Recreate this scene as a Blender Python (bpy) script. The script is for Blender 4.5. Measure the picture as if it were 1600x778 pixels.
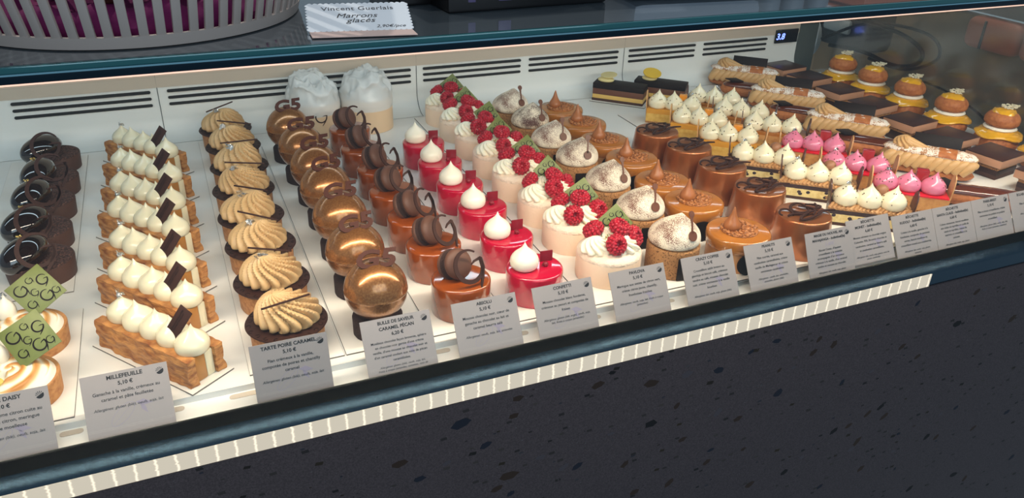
import bpy, bmesh, math, random
from mathutils import Vector, Matrix, Euler, noise
random.seed(7)
PI = math.pi
SC = bpy.context.scene
COL = SC.collection
for _o in list(bpy.data.objects): bpy.data.objects.remove(_o)

# ------------------------------------------------------------------ camera, light, exposure
cam_d = bpy.data.cameras.new('camera'); cam = bpy.data.objects.new('camera', cam_d); COL.objects.link(cam)
cam_d.sensor_width = 36; cam_d.lens = 1246.96/1600*36; cam_d.clip_start = .02; cam_d.clip_end = 30
Rc = Matrix(((0.9198954, 0.16398135, -0.35623387), (-0.39132887, 0.44307484, -0.80656457), (0.02557671, 0.88135963, 0.47175314)))
cam.matrix_world = Matrix.Translation((0, 0, .484)) @ Rc.to_4x4()
SC.camera = cam
SC.view_settings.view_transform = 'Standard'; SC.view_settings.look = 'None'
SC.view_settings.gamma = 1; SC.view_settings.use_curve_mapping = False
SC.view_settings.exposure = 0.0
W = bpy.data.worlds.new('shop_ambient'); SC.world = W; W.use_nodes = True
W.node_tree.nodes['Background'].inputs[0].default_value = (.50, .66, .80, 1)
W.node_tree.nodes['Background'].inputs[1].default_value = .36

def area(name, loc, rot, sx, sy, power, col):
    l = bpy.data.lights.new(name, 'AREA'); l.shape = 'RECTANGLE'; l.size = sx; l.size_y = sy
    l.energy = power; l.color = col
    o = bpy.data.objects.new(name, l); COL.objects.link(o); o.location = loc; o.rotation_euler = rot
    return o
# LED line under the front edge of the shelf, shining down and back into the case
area('led_line', (.50, .640, .3125), (math.radians(22), 0, 0), 1.66, .010, 5.4, (1.0, .83, .66))
# added cool fill under the shelf, no lamp seen there, lifting the rear half
area('added_rear_fill', (.36, 1.16, .3175), (math.radians(8), 0, 0), 1.9, .03, 1.35, (.70, .88, 1.0))
# shop ceiling downlights
for i, (x, y) in enumerate(((-.55, 1.62), (.99, 1.56), (2.2, 1.42))):
    l = bpy.data.lights.new('ceiling_spot', 'SPOT'); l.energy = 60; l.spot_size = math.radians(100); l.shadow_soft_size = .035
    l.color = (1, .93, .85); o = bpy.data.objects.new('ceiling_spot', l); COL.objects.link(o); o.location = (x, y, 2.2)
l = bpy.data.lights.new('added_end_fill', 'POINT'); l.energy = 3.5; l.shadow_soft_size = .1; l.color = (1, .9, .78)  # added fill, brightens the things beyond the end glass
o = bpy.data.objects.new('added_end_fill', l); COL.objects.link(o); o.location = (1.55, .95, .55)
# broad daylight from the shop front, behind the viewer
area('shop_window_light', (.3, -2.2, 1.7), (math.radians(70), 0, 0), 3.0, 1.6, 46, (.74, .87, 1.0))

# ------------------------------------------------------------------ materials
def lin(c):
    r = []
    for v in c:
        v = v/255.
        r.append(v/12.92 if v <= .04045 else ((v+.055)/1.055)**2.4)
    return (r[0], r[1], r[2], 1)
MATS = {}
def pm(name, rgb, rough=.5, metal=0., coat=0., bump=None, mix=None, sss=0., spec=.5, stretch=None, trans=0., emit=None, coat_rough=.03):
    """procedural principled material; bump=(scale,strength,distance); mix=(rgb2,scale,lo,hi)"""
    m = bpy.data.materials.new(name); m.use_nodes = True
    nt = m.node_tree; N = nt.nodes; L = nt.links; p = N['Principled BSDF']
    p.inputs['Base Color'].default_value = lin(rgb); p.inputs['Roughness'].default_value = rough
    p.inputs['Metallic'].default_value = metal; p.inputs['Coat Weight'].default_value = coat; p.inputs['Coat Roughness'].default_value = coat_rough
    p.inputs['Specular IOR Level'].default_value = spec
    if sss: 
        p.inputs['Subsurface Weight'].default_value = sss; p.inputs['Subsurface Radius'].default_value = (.006, .004, .003); p.inputs['Subsurface Scale'].default_value = 1
    if trans: p.inputs['Transmission Weight'].default_value = trans
    if emit:
        p.inputs['Emission Color'].default_value = lin(emit[0]); p.inputs['Emission Strength'].default_value = emit[1]
    vec = None
    if bump or mix:
        tc = N.new('ShaderNodeTexCoord'); vec = tc.outputs['Object']
        if stretch:
            mp = N.new('ShaderNodeMapping'); mp.inputs['Scale'].default_value = stretch
            L.new(vec, mp.inputs['Vector']); vec = mp.outputs['Vector']
    if mix:
        t = N.new('ShaderNodeTexNoise'); t.inputs['Scale'].default_value = mix[1]; t.inputs['Detail'].default_value = 5
        r = N.new('ShaderNodeValToRGB'); r.color_ramp.elements[0].position = mix[2]; r.color_ramp.elements[1].position = mix[3]
        r.color_ramp.elements[0].color = lin(rgb); r.color_ramp.elements[1].color = lin(mix[0])
        L.new(vec, t.inputs['Vector']); L.new(t.outputs['Fac'], r.inputs['Fac']); L.new(r.outputs['Color'], p.inputs['Base Color'])
    if bump:
        t = N.new('ShaderNodeTexNoise'); t.inputs['Scale'].default_value = bump[0]; t.inputs['Detail'].default_value = 6
        b = N.new('ShaderNodeBump'); b.inputs['Strength'].default_value = bump[1]; b.inputs['Distance'].default_value = bump[2]
        L.new(vec, t.inputs['Vector']); L.new(t.outputs['Fac'], b.inputs['Height']); L.new(b.outputs['Normal'], p.inputs['Normal'])
    MATS[name] = m
    return m
def dusted(name, base, dust, lo, hi, scale=900, big=45, rough=.6, bump=.3):
    """fine specks of powder over a base, denser in large patches"""
    m = pm(name, base, rough)
    nt = m.node_tree; N = nt.nodes; L = nt.links; p = N['Principled BSDF']
    tc = N.new('ShaderNodeTexCoord')
    a = N.new('ShaderNodeTexNoise'); a.inputs['Scale'].default_value = scale; a.inputs['Detail'].default_value = 2
    b = N.new('ShaderNodeTexNoise'); b.inputs['Scale'].default_value = big; b.inputs['Detail'].default_value = 3
    s = N.new('ShaderNodeMath'); s.operation = 'ADD'
    L.new(tc.outputs['Object'], a.inputs['Vector']); L.new(tc.outputs['Object'], b.inputs['Vector'])
    L.new(a.outputs['Fac'], s.inputs[0]); L.new(b.outputs['Fac'], s.inputs[1])
    r = N.new('ShaderNodeValToRGB'); r.color_ramp.elements[0].position = lo; r.color_ramp.elements[1].position = hi
    h = N.new('ShaderNodeMath'); h.operation = 'MULTIPLY'; h.inputs[1].default_value = .5
    L.new(s.outputs[0], h.inputs[0]); L.new(h.outputs[0], r.inputs['Fac'])
    r.color_ramp.elements[0].color = lin(base); r.color_ramp.elements[1].color = lin(dust)
    L.new(r.outputs['Color'], p.inputs['Base Color'])
    return m

pm('deck_white', (232, 232, 228), .35, bump=(30, .05, .001))
pm('wall_white', (228, 232, 230), .4)
pm('reflection_and_slot_beige', (196, 184, 168), .45)
pm('seam_dark', (90, 96, 98), .6)
pm('slot_dark', (14, 15, 16), .7)
pm('board_white', (238, 236, 230), .28, mix=((228, 224, 216), 25, .4, .7))
pm('board_edge', (120, 116, 110), .6)
pm('steel', (70, 90, 104), .25, metal=1, bump=(40, .04, .0002), stretch=(1, 60, 60))
pm('steel_dark', (30, 34, 35), .32, metal=.6, bump=(60, .1, .0005), stretch=(1, 40, 40))
pm('navy_alu', (20, 40, 52), .2, metal=.7)
pm('glass_edge', (30, 92, 96), .08, metal=.2, coat=.5)
pm('edge_bright', (150, 200, 215), .1, metal=.8)
pm('shelf_glass', (72, 80, 86), .05, spec=1.0, coat=.6)
pm('led_lens', (255, 214, 190), .5, emit=((255, 196, 165), .75))
pm('puff', (202, 142, 80), .5, bump=(120, .9, .0025), mix=((138, 76, 34), 75, .40, .68), stretch=(1, 1, 3.2))
pm('caramel_cream', (178, 122, 58), .35)
pm('vanilla_cream', (232, 222, 190), .35, sss=.1)
pm('kiss_cream', (236, 228, 198), .22, coat=.35, sss=.12, coat_rough=.12)
pm('choc_dark', (54, 29, 21), .5, spec=.3, bump=(300, .1, .0004))
pm('choc_plaque', (62, 36, 28), .55, spec=.25)
pm('choc_black', (26, 15, 13), .55, spec=.2)
pm('choc_brown', (74, 38, 27), .6, spec=.2)
pm('choc_milk', (104, 62, 44), .4)
pm('choc_glaze_black', (26, 10, 6), .05, coat=1.0)
pm('choc_crust', (76, 46, 34), .6, bump=(500, .35, .0006))
pm('choc_crumb', (56, 32, 24), .75, bump=(420, 1.0, .0022), mix=((118, 78, 64), 420, .46, .66))
pm('gold_leaf', (250, 214, 130), .25, metal=1, bump=(800, 1, .002))
pm('silver_leaf', (240, 240, 240), .16, metal=1, bump=(900, 1, .002))
pm('biscuit', (196, 140, 84), .62, bump=(340, .4, .0008), mix=((168, 108, 58), 200, .45, .7))
pm('pear_crust', (188, 134, 84), .62, bump=(340, .4, .0008), mix=((150, 98, 56), 220, .42, .7))
pm('latte_cream', (210, 174, 124), .42, sss=.08)
pm('meringue', (244, 238, 222), .4, sss=.1)
pm('custard', (214, 196, 92), .15, coat=.5)
pm('green_choc', (118, 128, 66), .45, mix=((106, 116, 58), 90, .4, .7))
pm('gold_pearl', (146, 94, 50), .25, metal=.62, coat=.55, mix=((176, 124, 74), 500, .4, .7))
pm('brownie', (46, 24, 18), .8, bump=(500, .8, .0015))
pm('amber_glaze', (152, 70, 16), .09, coat=.8)
pm('macaron', (98, 62, 46), .55, bump=(600, .25, .0004))
pm('macaron_foot', (58, 34, 26), .85, bump=(800, 1, .002))
pm('red_glaze', (192, 0, 50), .08, coat=.9)
pm('red_choc', (128, 18, 34), .28)
pm('kiss_white', (244, 238, 220), .3, sss=.12)
pm('pavlova_shell', (244, 218, 192), .6, bump=(260, .3, .0012), sss=.08)
pm('pavlova_top', (246, 226, 204), .85, bump=(190, .9, .003))
pm('chantilly', (248, 242, 220), .38, sss=.12)
pm('raspberry', (184, 18, 44), .3, sss=.12, mix=((150, 8, 30), 300, .4, .7))
pm('pistachio', (134, 140, 40), .6)
pm('coffee_sponge', (176, 126, 76), .8, bump=(330, 1, .002), mix=((104, 66, 36), 520, .54, .66))
dusted('coffee_cream', (240, 228, 206), (108, 62, 46), .515, .56, scale=1500, big=34)
dusted('coffee_cream_heavy', (238, 224, 200), (72, 30, 18), .475, .53, scale=1300, big=38)
dusted('powder_sugar_top', (168, 112, 62), (236, 226, 214), .45, .51, scale=520, big=90)
pm('caramel_glaze', (172, 106, 40), .16, coat=.6)
pm('caramel_body', (178, 120, 68), .45, mix=((196, 142, 92), 60, .4, .7))
pm('peanut_disc', (176, 112, 58), .42, bump=(420, .6, .001), mix=((120, 66, 28), 330, .45, .62))
pm('caramel_kiss', (160, 96, 50), .35)
pm('copper_pearl', (178, 108, 62), .28, metal=.7, coat=.5)
pm('mango_sponge', (226, 186, 96), .65, bump=(320, .5, .001), mix=((206, 156, 60), 120, .4, .7))
pm('mango_top', (214, 150, 44), .3, coat=.2)
pm('jelly_orange', (226, 142, 30), .12, coat=.6)
pm('oval_tan', (208, 162, 108), .4, mix=((184, 132, 80), 160, .45, .7))
pm('oval_dark', (84, 50, 40), .36, mix=((60, 36, 30), 160, .45, .7))
pm('blue_sponge', (230, 210, 148), .6, bump=(320, .4, .001), mix=((206, 176, 110), 140, .45, .7))
pm('berry', (44, 26, 38), .5)
pm('berry_layer', (56, 36, 38), .55, bump=(300, .5, .001))
pm('braid', (198, 152, 102), .5, mix=((166, 118, 72), 160, .42, .7))
pm('caramel_sponge', (204, 150, 88), .5, bump=(320, .4, .001), mix=((176, 116, 56), 120, .42, .7))
pm('hazelnut', (152, 104, 72), .45)
pm('almond', (208, 142, 78), .45)
pm('pepper', (84, 60, 26), .7)
pm('pink_kiss', (218, 124, 154), .22, coat=.4, sss=.1)
pm('red_plate', (214, 24, 44), .12, coat=.7)
pm('jelly_red', (156, 34, 40), .15, coat=.6)
pm('choux', (184, 112, 58), .6, bump=(280, .7, .0016), mix=((160, 88, 40), 150, .42, .68))
pm('praline_cream', (204, 162, 108), .4, sss=.06)
pm('brown_glaze', (92, 44, 28), .1, coat=.8)
pm('yellow_glaze', (230, 172, 34), .12, coat=.7)
pm('white_ring', (244, 240, 226), .3)
pm('ivory_deco', (226, 218, 190), .45)
pm('milk_slab', (186, 138, 108), .5)
pm('slab_top', (64, 36, 28), .34, bump=(200, .1, .0005))
pm('layer_brown', (102, 60, 40), .45)
pm('layer_cream', (222, 184, 100), .5)
pm('layer_crust', (74, 46, 34), .8, bump=(400, .8, .001))
pm('lemon_oval', (224, 186, 60), .35)
pm('ivory_oval', (226, 212, 150), .35)
pm('tub_card', (226, 196, 160), .5)
pm('ink', (24, 22, 26), .6)
pm('ink_soft', (150, 142, 158), .7)
pm('card_paper', (158, 150, 148), .42)
pm('basket_plastic', (172, 160, 152), .5)
pm('magenta_cloth', (112, 16, 84), .85)
pm('gold_wrap', (214, 170, 96), .3, metal=.6, bump=(120, 1, .006))
pm('brown_wrap', (70, 40, 26), .4, bump=(120, 1, .004))
pm('sign_white', (212, 218, 224), .5)
pm('sign_pink', (206, 178, 168), .5)
pm('black_box', (10, 10, 13), .45)
pm('acrylic', (150, 160, 170), .12, spec=.6)
pm('lcd_black', (6, 6, 10), .15)
pm('lcd_digit', (90, 110, 255), .4, emit=((110, 130, 255), 3.2))
pm('cable', (9, 9, 11), .5, spec=.3)
pm('machine_white', (150, 158, 160), .4)
pm('post_grey', (78, 86, 84), .35)
pm('machine_dark', (34, 38, 44), .35)
pm('leather_brown', (168, 88, 54), .5)
pm('panel_tan', (128, 106, 78), .55, mix=((98, 84, 64), 5, .35, .7))
pm('panel_grey', (84, 90, 96), .5)
pm('panel_pale', (120, 132, 142), .5)
pm('purple_tag', (92, 84, 120), .5)

def glass_mat(name, tint, refl, rough=.02):
    m = bpy.data.materials.new(name); m.use_nodes = True; nt = m.node_tree; N = nt.nodes; L = nt.links; N.clear()
    o = N.new('ShaderNodeOutputMaterial'); mx = N.new('ShaderNodeMixShader'); tr = N.new('ShaderNodeBsdfTransparent'); gl = N.new('ShaderNodeBsdfGlossy')
    tr.inputs[0].default_value = tint; gl.inputs['Roughness'].default_value = rough
    if refl is None:
        lw = N.new('ShaderNodeLayerWeight'); lw.inputs[0].default_value = .5
        pw = N.new('ShaderNodeMath'); pw.operation = 'POWER'; pw.inputs[1].default_value = 5; L.new(lw.outputs['Facing'], pw.inputs[0])
        ma = N.new('ShaderNodeMath'); ma.operation = 'MULTIPLY_ADD'; ma.inputs[1].default_value = .9; ma.inputs[2].default_value = .035; L.new(pw.outputs[0], ma.inputs[0]); L.new(ma.outputs[0], mx.inputs[0])
    else: mx.inputs[0].default_value = refl
    L.new(tr.outputs[0], mx.inputs[1]); L.new(gl.outputs[0], mx.inputs[2]); L.new(mx.outputs[0], o.inputs[0])
    MATS[name] = m
glass_mat('pane_clear', (.98, 1, .99, 1), None)
glass_mat('pane_end', (.96, .96, .94, 1), .11, .12)
def tissue_mat():
    m = bpy.data.materials.new('tissue'); m.use_nodes = True; nt = m.node_tree; N = nt.nodes; L = nt.links; p = N['Principled BSDF']
    p.inputs['Base Color'].default_value = (.90, .95, .96, 1); p.inputs['Roughness'].default_value = .22
    o = N['Material Output']; mx = N.new('ShaderNodeMixShader'); tr = N.new('ShaderNodeBsdfTransparent'); mx.inputs[0].default_value = .62
    L.new(tr.outputs[0], mx.inputs[1]); L.new(p.outputs[0], mx.inputs[2]); L.new(mx.outputs[0], o.inputs[0]); MATS['tissue'] = m
tissue_mat()
def terrazzo():
    m = pm('terrazzo', (54, 54, 62), .62, spec=.25); nt = m.node_tree; N = nt.nodes; L = nt.links; p = N['Principled BSDF']
    tc = N.new('ShaderNodeTexCoord')
    ns = N.new('ShaderNodeTexNoise'); ns.inputs['Scale'].default_value = 700; ns.inputs['Detail'].default_value = 3
    L.new(tc.outputs['Object'], ns.inputs['Vector'])
    cr = N.new('ShaderNodeValToRGB'); cr.color_ramp.elements[0].color = lin((56, 49, 51)); cr.color_ramp.elements[1].color = lin((74, 65, 67))
    cr.color_ramp.elements[0].position = .35; cr.color_ramp.elements[1].position = .7
    L.new(ns.outputs['Fac'], cr.inputs['Fac']); cur = cr.outputs['Color']
    for sc, thr, rad, rot, cols in ((24, .66, .24, .6, ((20, 18, 18), (42, 33, 22))), (34, .66, .22, -.4, ((22, 26, 38), (62, 58, 60))), (70, .76, .22, .9, ((24, 22, 24), (58, 52, 50))), (210, .84, .24, .2, ((20, 20, 22), (88, 84, 86)))):
        mp = N.new('ShaderNodeMapping'); mp.inputs['Rotation'].default_value = (0, rot, 0); mp.inputs['Scale'].default_value = (1, 1, 1.9)
        L.new(tc.outputs['Object'], mp.inputs['Vector'])
        v = N.new('ShaderNodeTexVoronoi'); v.voronoi_dimensions = '3D'; v.distance = 'MANHATTAN'; v.inputs['Scale'].default_value = sc; v.inputs['Randomness'].default_value = 1
        L.new(mp.outputs[0], v.inputs['Vector'])
        sp = N.new('ShaderNodeSeparateColor'); L.new(v.outputs['Color'], sp.inputs[0])
        a = N.new('ShaderNodeMath'); a.operation = 'GREATER_THAN'; a.inputs[1].default_value = thr; L.new(sp.outputs[0], a.inputs[0])
        mrad = N.new('ShaderNodeMath'); mrad.operation = 'MULTIPLY'; mrad.inputs[1].default_value = rad*1.9; L.new(sp.outputs[1], mrad.inputs[0])
        b = N.new('ShaderNodeMath'); b.operation = 'LESS_THAN'; L.new(v.outputs['Distance'], b.inputs[0]); L.new(mrad.outputs[0], b.inputs[1])
        c = N.new('ShaderNodeMath'); c.operation = 'MULTIPLY'; L.new(a.outputs[0], c.inputs[0]); L.new(b.outputs[0], c.inputs[1])
        cc = N.new('ShaderNodeMix'); cc.data_type = 'RGBA'; cc.inputs[6].default_value = lin(cols[0]); cc.inputs[7].default_value = lin(cols[1]); L.new(sp.outputs[2], cc.inputs[0])
        mx = N.new('ShaderNodeMix'); mx.data_type = 'RGBA'; L.new(c.outputs[0], mx.inputs[0]); L.new(cur, mx.inputs[6]); L.new(cc.outputs[2], mx.inputs[7]); cur = mx.outputs[2]
    L.new(cur, p.inputs['Base Color'])
terrazzo()
def painted_streak_mat():
    """LED reflections in brushed steel, painted as emission: one bright streak every 16.7 mm"""
    m = pm('painted_led_streaks', (150, 146, 134), .35, metal=.5); nt = m.node_tree; N = nt.nodes; L = nt.links; p = N['Principled BSDF']
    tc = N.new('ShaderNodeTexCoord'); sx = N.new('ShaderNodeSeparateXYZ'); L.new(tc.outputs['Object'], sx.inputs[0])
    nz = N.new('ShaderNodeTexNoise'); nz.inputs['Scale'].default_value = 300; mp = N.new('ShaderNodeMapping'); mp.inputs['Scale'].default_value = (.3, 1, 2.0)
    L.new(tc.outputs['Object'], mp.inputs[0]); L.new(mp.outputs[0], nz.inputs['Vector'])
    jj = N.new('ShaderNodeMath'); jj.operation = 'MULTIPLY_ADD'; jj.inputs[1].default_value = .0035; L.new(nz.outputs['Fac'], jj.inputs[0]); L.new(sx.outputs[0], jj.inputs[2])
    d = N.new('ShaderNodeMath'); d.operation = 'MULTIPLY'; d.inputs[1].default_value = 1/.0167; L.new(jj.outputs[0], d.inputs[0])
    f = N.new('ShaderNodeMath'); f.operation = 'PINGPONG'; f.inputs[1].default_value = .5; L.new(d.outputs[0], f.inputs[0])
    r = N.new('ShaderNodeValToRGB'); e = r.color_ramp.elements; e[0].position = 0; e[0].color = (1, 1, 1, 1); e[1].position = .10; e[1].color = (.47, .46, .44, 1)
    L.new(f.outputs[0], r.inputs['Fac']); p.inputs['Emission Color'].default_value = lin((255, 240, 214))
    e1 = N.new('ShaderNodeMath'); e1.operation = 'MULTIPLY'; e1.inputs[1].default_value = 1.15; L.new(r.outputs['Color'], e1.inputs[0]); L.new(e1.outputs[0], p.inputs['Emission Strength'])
painted_streak_mat()
def toast_mat():
    m = pm('toasted_meringue', (244, 236, 216), .42, sss=.08); nt = m.node_tree; N = nt.nodes; L = nt.links; p = N['Principled BSDF']
    at = N.new('ShaderNodeAttribute'); at.attribute_name = 'toast'
    r = N.new('ShaderNodeValToRGB'); e = r.color_ramp.elements; e[0].position = .35; e[0].color = lin((246, 240, 224)); e[1].position = .95; e[1].color = lin((196, 132, 62))
    q = r.color_ramp.elements.new(.65); q.color = lin((228, 190, 130))
    L.new(at.outputs['Fac'], r.inputs['Fac']); L.new(r.outputs['Color'], p.inputs['Base Color'])
toast_mat()

# ------------------------------------------------------------------ mesh helpers
def T(x, y, z): return Matrix.Translation((x, y, z))
def RX(a): return Matrix.Rotation(math.radians(a), 4, 'X')
def RY(a): return Matrix.Rotation(math.radians(a), 4, 'Y')
def RZ(a): return Matrix.Rotation(math.radians(a), 4, 'Z')
def catmull(pts, n):
    out = []
    P = [pts[0]] + list(pts) + [pts[-1]]
    for i in range(1, len(P)-2):
        for k in range(n):
            t = k/n; a, b, c, d = P[i-1], P[i], P[i+1], P[i+2]
            out.append(tuple(.5*((2*b[j]) + (-a[j]+c[j])*t + (2*a[j]-5*b[j]+4*c[j]-d[j])*t*t + (-a[j]+3*b[j]-3*c[j]+d[j])*t**3) for j in range(len(b))))
    out.append(tuple(pts[-1])); return out
class MB:
    def __init__(s): s.bm = bmesh.new(); s.layer = None
    def box(s, c, size, bevel=0, M=None, seg=2):
        g = bmesh.ops.create_cube(s.bm, size=1)
        vs = g['verts']
        for v in vs: v.co = Vector((v.co.x*size[0], v.co.y*size[1], v.co.z*size[2]))
        if bevel:
            es = list({e for v in vs for e in v.link_edges})
            r = bmesh.ops.bevel(s.bm, geom=es, offset=bevel, segments=seg, affect='EDGES', profile=.5)
            vs = list({v for f in r['faces'] for v in f.verts} | {v for v in vs if v.is_valid})
        Mx = (M or Matrix()) @ T(*c)
        bmesh.ops.transform(s.bm, matrix=Mx, verts=vs); return s
    def lathe(s, prof, seg=32, M=None, fn=None, cap=True):
        rings = []
        n = len(prof)
        for j, (r, z) in enumerate(prof):
            if r < 1e-6:
                co = Vector((0, 0, z))
                if fn: co = fn(co, 0, j/(n-1))
                rings.append([s.bm.verts.new((M @ co) if M else co)])
            else:
                ring = []
                for i in range(seg):
                    a = 2*PI*i/seg; co = Vector((r*math.cos(a), r*math.sin(a), z))
                    if fn: co = fn(co, a, j/(n-1))
                    ring.append(s.bm.verts.new((M @ co) if M else co))
                rings.append(ring)
        for a, b in zip(rings, rings[1:]):
            if len(a) == 1 and len(b) == 1: continue
            for i in range(seg):
                k = (i+1) % seg
                if len(a) == 1: s.bm.faces.new((a[0], b[k], b[i]))
                elif len(b) == 1: s.bm.faces.new((a[i], a[k], b[0]))
                else: s.bm.faces.new((a[i], a[k], b[k], b[i]))
        if cap:
            if len(rings[0]) > 1: s.bm.faces.new(rings[0][::-1])
            if len(rings[-1]) > 1: s.bm.faces.new(rings[-1])
        return s
    def tube(s, pts, rad, seg=8, M=None, flat=1.0):
        pts = [Vector(p) for p in pts]; n = len(pts)
        if not hasattr(rad, '__len__'): rad = [rad]*n
        rings = []; up = Vector((0, 0, 1))
        for i, p in enumerate(pts):
            t = (pts[min(i+1, n-1)] - pts[max(i-1, 0)]).normalized()
            u = up - t*up.dot(t)
            if u.length < 1e-3: u = Vector((1, 0, 0)) - t*t.x
            u.normalize(); w = t.cross(u); up = u
            ring = []
            for k in range(seg):
                a = 2*PI*k/seg; co = p + (w*math.cos(a) + u*math.sin(a)*flat)*rad[i]
                ring.append(s.bm.verts.new((M @ co) if M else co))
            rings.append(ring)
        for a, b in zip(rings, rings[1:]):
            for k in range(seg):
                q = (k+1) % seg; s.bm.faces.new((a[k], a[q], b[q], b[k]))
        s.bm.faces.new(rings[0][::-1]); s.bm.faces.new(rings[-1]); return s
    def ribbon(s, path, widths, thick, M=None):
        """flat strip in the XY plane following a 2D path, extruded by thick in Z"""
        n = len(path); L_, R_ = [], []
        if not hasattr(widths, '__len__'): widths = [widths]*n
        rows = []
        for i in range(n):
            a = Vector(path[max(i-1, 0)]); b = Vector(path[min(i+1, n-1)]); t = (b-a)
            t = t.normalized() if t.length > 0 else Vector((1, 0)); nn = Vector((-t.y, t.x)); p = Vector(path[i]); w = widths[i]/2
            z = path[i][2] if len(path[i]) > 2 else 0
            q = []
            for (sd, dz) in ((-1, 0), (1, 0), (1, thick), (-1, thick)):
                co = Vector((p.x+nn.x*w*sd, p.y+nn.y*w*sd, z+dz)); q.append(s.bm.verts.new((M @ co) if M else co))
            rows.append(q)
        for a, b in zip(rows, rows[1:]):
            for k in range(4):
                q = (k+1) % 4; s.bm.faces.new((a[k], b[k], b[q], a[q]))
        s.bm.faces.new(rows[0]); s.bm.faces.new(rows[-1][::-1]); return s
    def prism(s, poly, z0, z1, M=None):
        a = [s.bm.verts.new((M @ Vector((x, y, z0))) if M else (x, y, z0)) for x, y in poly]
        b = [s.bm.verts.new((M @ Vector((x, y, z1))) if M else (x, y, z1)) for x, y in poly]
        n = len(poly)
        for i in range(n):
            k = (i+1) % n; s.bm.faces.new((a[i], a[k], b[k], b[i]))
        s.bm.faces.new(a[::-1]); s.bm.faces.new(b); return s
    def ico(s, c, r, sub=1, scale=(1, 1, 1), M=None, rot=None):
        g = bmesh.ops.create_icosphere(s.bm, subdivisions=sub, radius=r)
        Mx = (M or Matrix()) @ T(*c) @ (rot or Matrix()) @ Matrix.Diagonal((*scale, 1))
        bmesh.ops.transform(s.bm, matrix=Mx, verts=g['verts']); return s
    def grid_box(s, size, nx, ny, nz, fn, M=None):
        """box with subdivided faces; fn(co)->co displaces"""
        idx = {}
        def vert(i, j, k):
            key = (i, j, k)
            if key not in idx:
                co = Vector(((i/nx-.5)*size[0], (j/ny-.5)*size[1], (k/nz)*size[2])); co = fn(co)
                idx[key] = s.bm.verts.new((M @ co) if M else co)
            return idx[key]
        def q(a, b, c, d): s.bm.faces.new((vert(*a), vert(*b), vert(*c), vert(*d)))
        for i in range(nx):
            for j in range(ny):
                q((i, j, 0), (i, j+1, 0), (i+1, j+1, 0), (i+1, j, 0)); q((i, j, nz), (i+1, j, nz), (i+1, j+1, nz), (i, j+1, nz))
            for k in range(nz):
                q((i, 0, k), (i+1, 0, k), (i+1, 0, k+1), (i, 0, k+1)); q((i, ny, k), (i, ny, k+1), (i+1, ny, k+1), (i+1, ny, k))
        for j in range(ny):
            for k in range(nz):
                q((0, j, k), (0, j, k+1), (0, j+1, k+1), (0, j+1, k)); q((nx, j, k), (nx, j+1, k), (nx, j+1, k+1), (nx, j, k+1))
        return s
    def build(s, name, mat, parent=None, sharp=38, smooth=True):
        bm = s.bm; bmesh.ops.recalc_face_normals(bm, faces=bm.faces)
        if smooth:
            lim = math.radians(sharp)
            for f in bm.faces: f.smooth = True
            for e in bm.edges:
                if len(e.link_faces) == 2 and e.calc_face_angle(0) > lim: e.smooth = False
        me = bpy.data.meshes.new(name); bm.to_mesh(me); bm.free(); me.materials.append(MATS[mat])
        o = bpy.data.objects.new(name, me); COL.objects.link(o)
        if parent: o.parent = parent
        return o
def root(name): 
    o = bpy.data.objects.new(name, None); COL.objects.link(o); o.empty_display_size = .01; return o
def tag(o, label, cat, group=None):
    o['label'] = label; o['category'] = cat
    if group: o['group'] = group
    return o
def struct(o): o['kind'] = 'structure'; return o
CH = {}
def tree_of(o):
    return [(c, tree_of(c)) for c in bpy.data.objects if c.parent == o]
def copy_nodes(node, kids, parent=None):
    c = node.copy(); COL.objects.link(c)
    if parent: c.parent = parent
    for k, kk in kids: copy_nodes(k, kk, c)
    return c
def place(proto, spots, labels, cat, group):
    """spots: (x, y, z, rotation degrees); the prototype itself takes the first"""
    kids = tree_of(proto); out = [proto]
    for _ in spots[1:]: out.append(copy_nodes(proto, kids))
    for o, s, l in zip(out, spots, labels):
        o.location = s[:3]; o.rotation_euler = (0, 0, math.radians(s[3])); tag(o, l, cat, group)
        if len(s) > 4: o.scale = (s[4],)*3
    return out
def text(body, size, name, mat, parent, x=0, y=0, z=0, align='CENTER', extrude=.00012, bold=0, shear=0, M=None, sx=1.0, spacing=1.0, leading=1.0):
    cu = bpy.data.curves.new(name, 'FONT'); cu.body = body; cu.size = size; cu.align_x = align; cu.extrude = extrude; cu.offset = bold; cu.shear = shear
    cu.resolution_u = 3; cu.space_character = spacing; cu.space_line = leading
    o = bpy.data.objects.new(name+'_curve', cu); COL.objects.link(o)
    dg = bpy.context.evaluated_depsgraph_get(); dg.update()
    me = bpy.data.meshes.new_from_object(o.evaluated_get(dg)); bpy.data.objects.remove(o); bpy.data.curves.remove(cu)
    me.name = name; me.transform((M or Matrix()) @ T(x, y, z) @ Matrix.Diagonal((sx, 1, 1, 1))); me.materials.clear(); me.materials.append(MATS[mat])
    ob = bpy.data.objects.new(name, me); COL.objects.link(ob)
    if parent: ob.parent = parent
    return ob
ORD = ['frontmost', 'second from the front', 'third from the front', 'fourth from the front', 'fifth from the front', 'sixth from the front', 'seventh from the front', 'eighth from the front']
def ords(n, back='rearmost'):
    return ORD[:n-1] + [back]
def nz(v, f): return noise.noise(Vector(v)*f)

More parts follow.
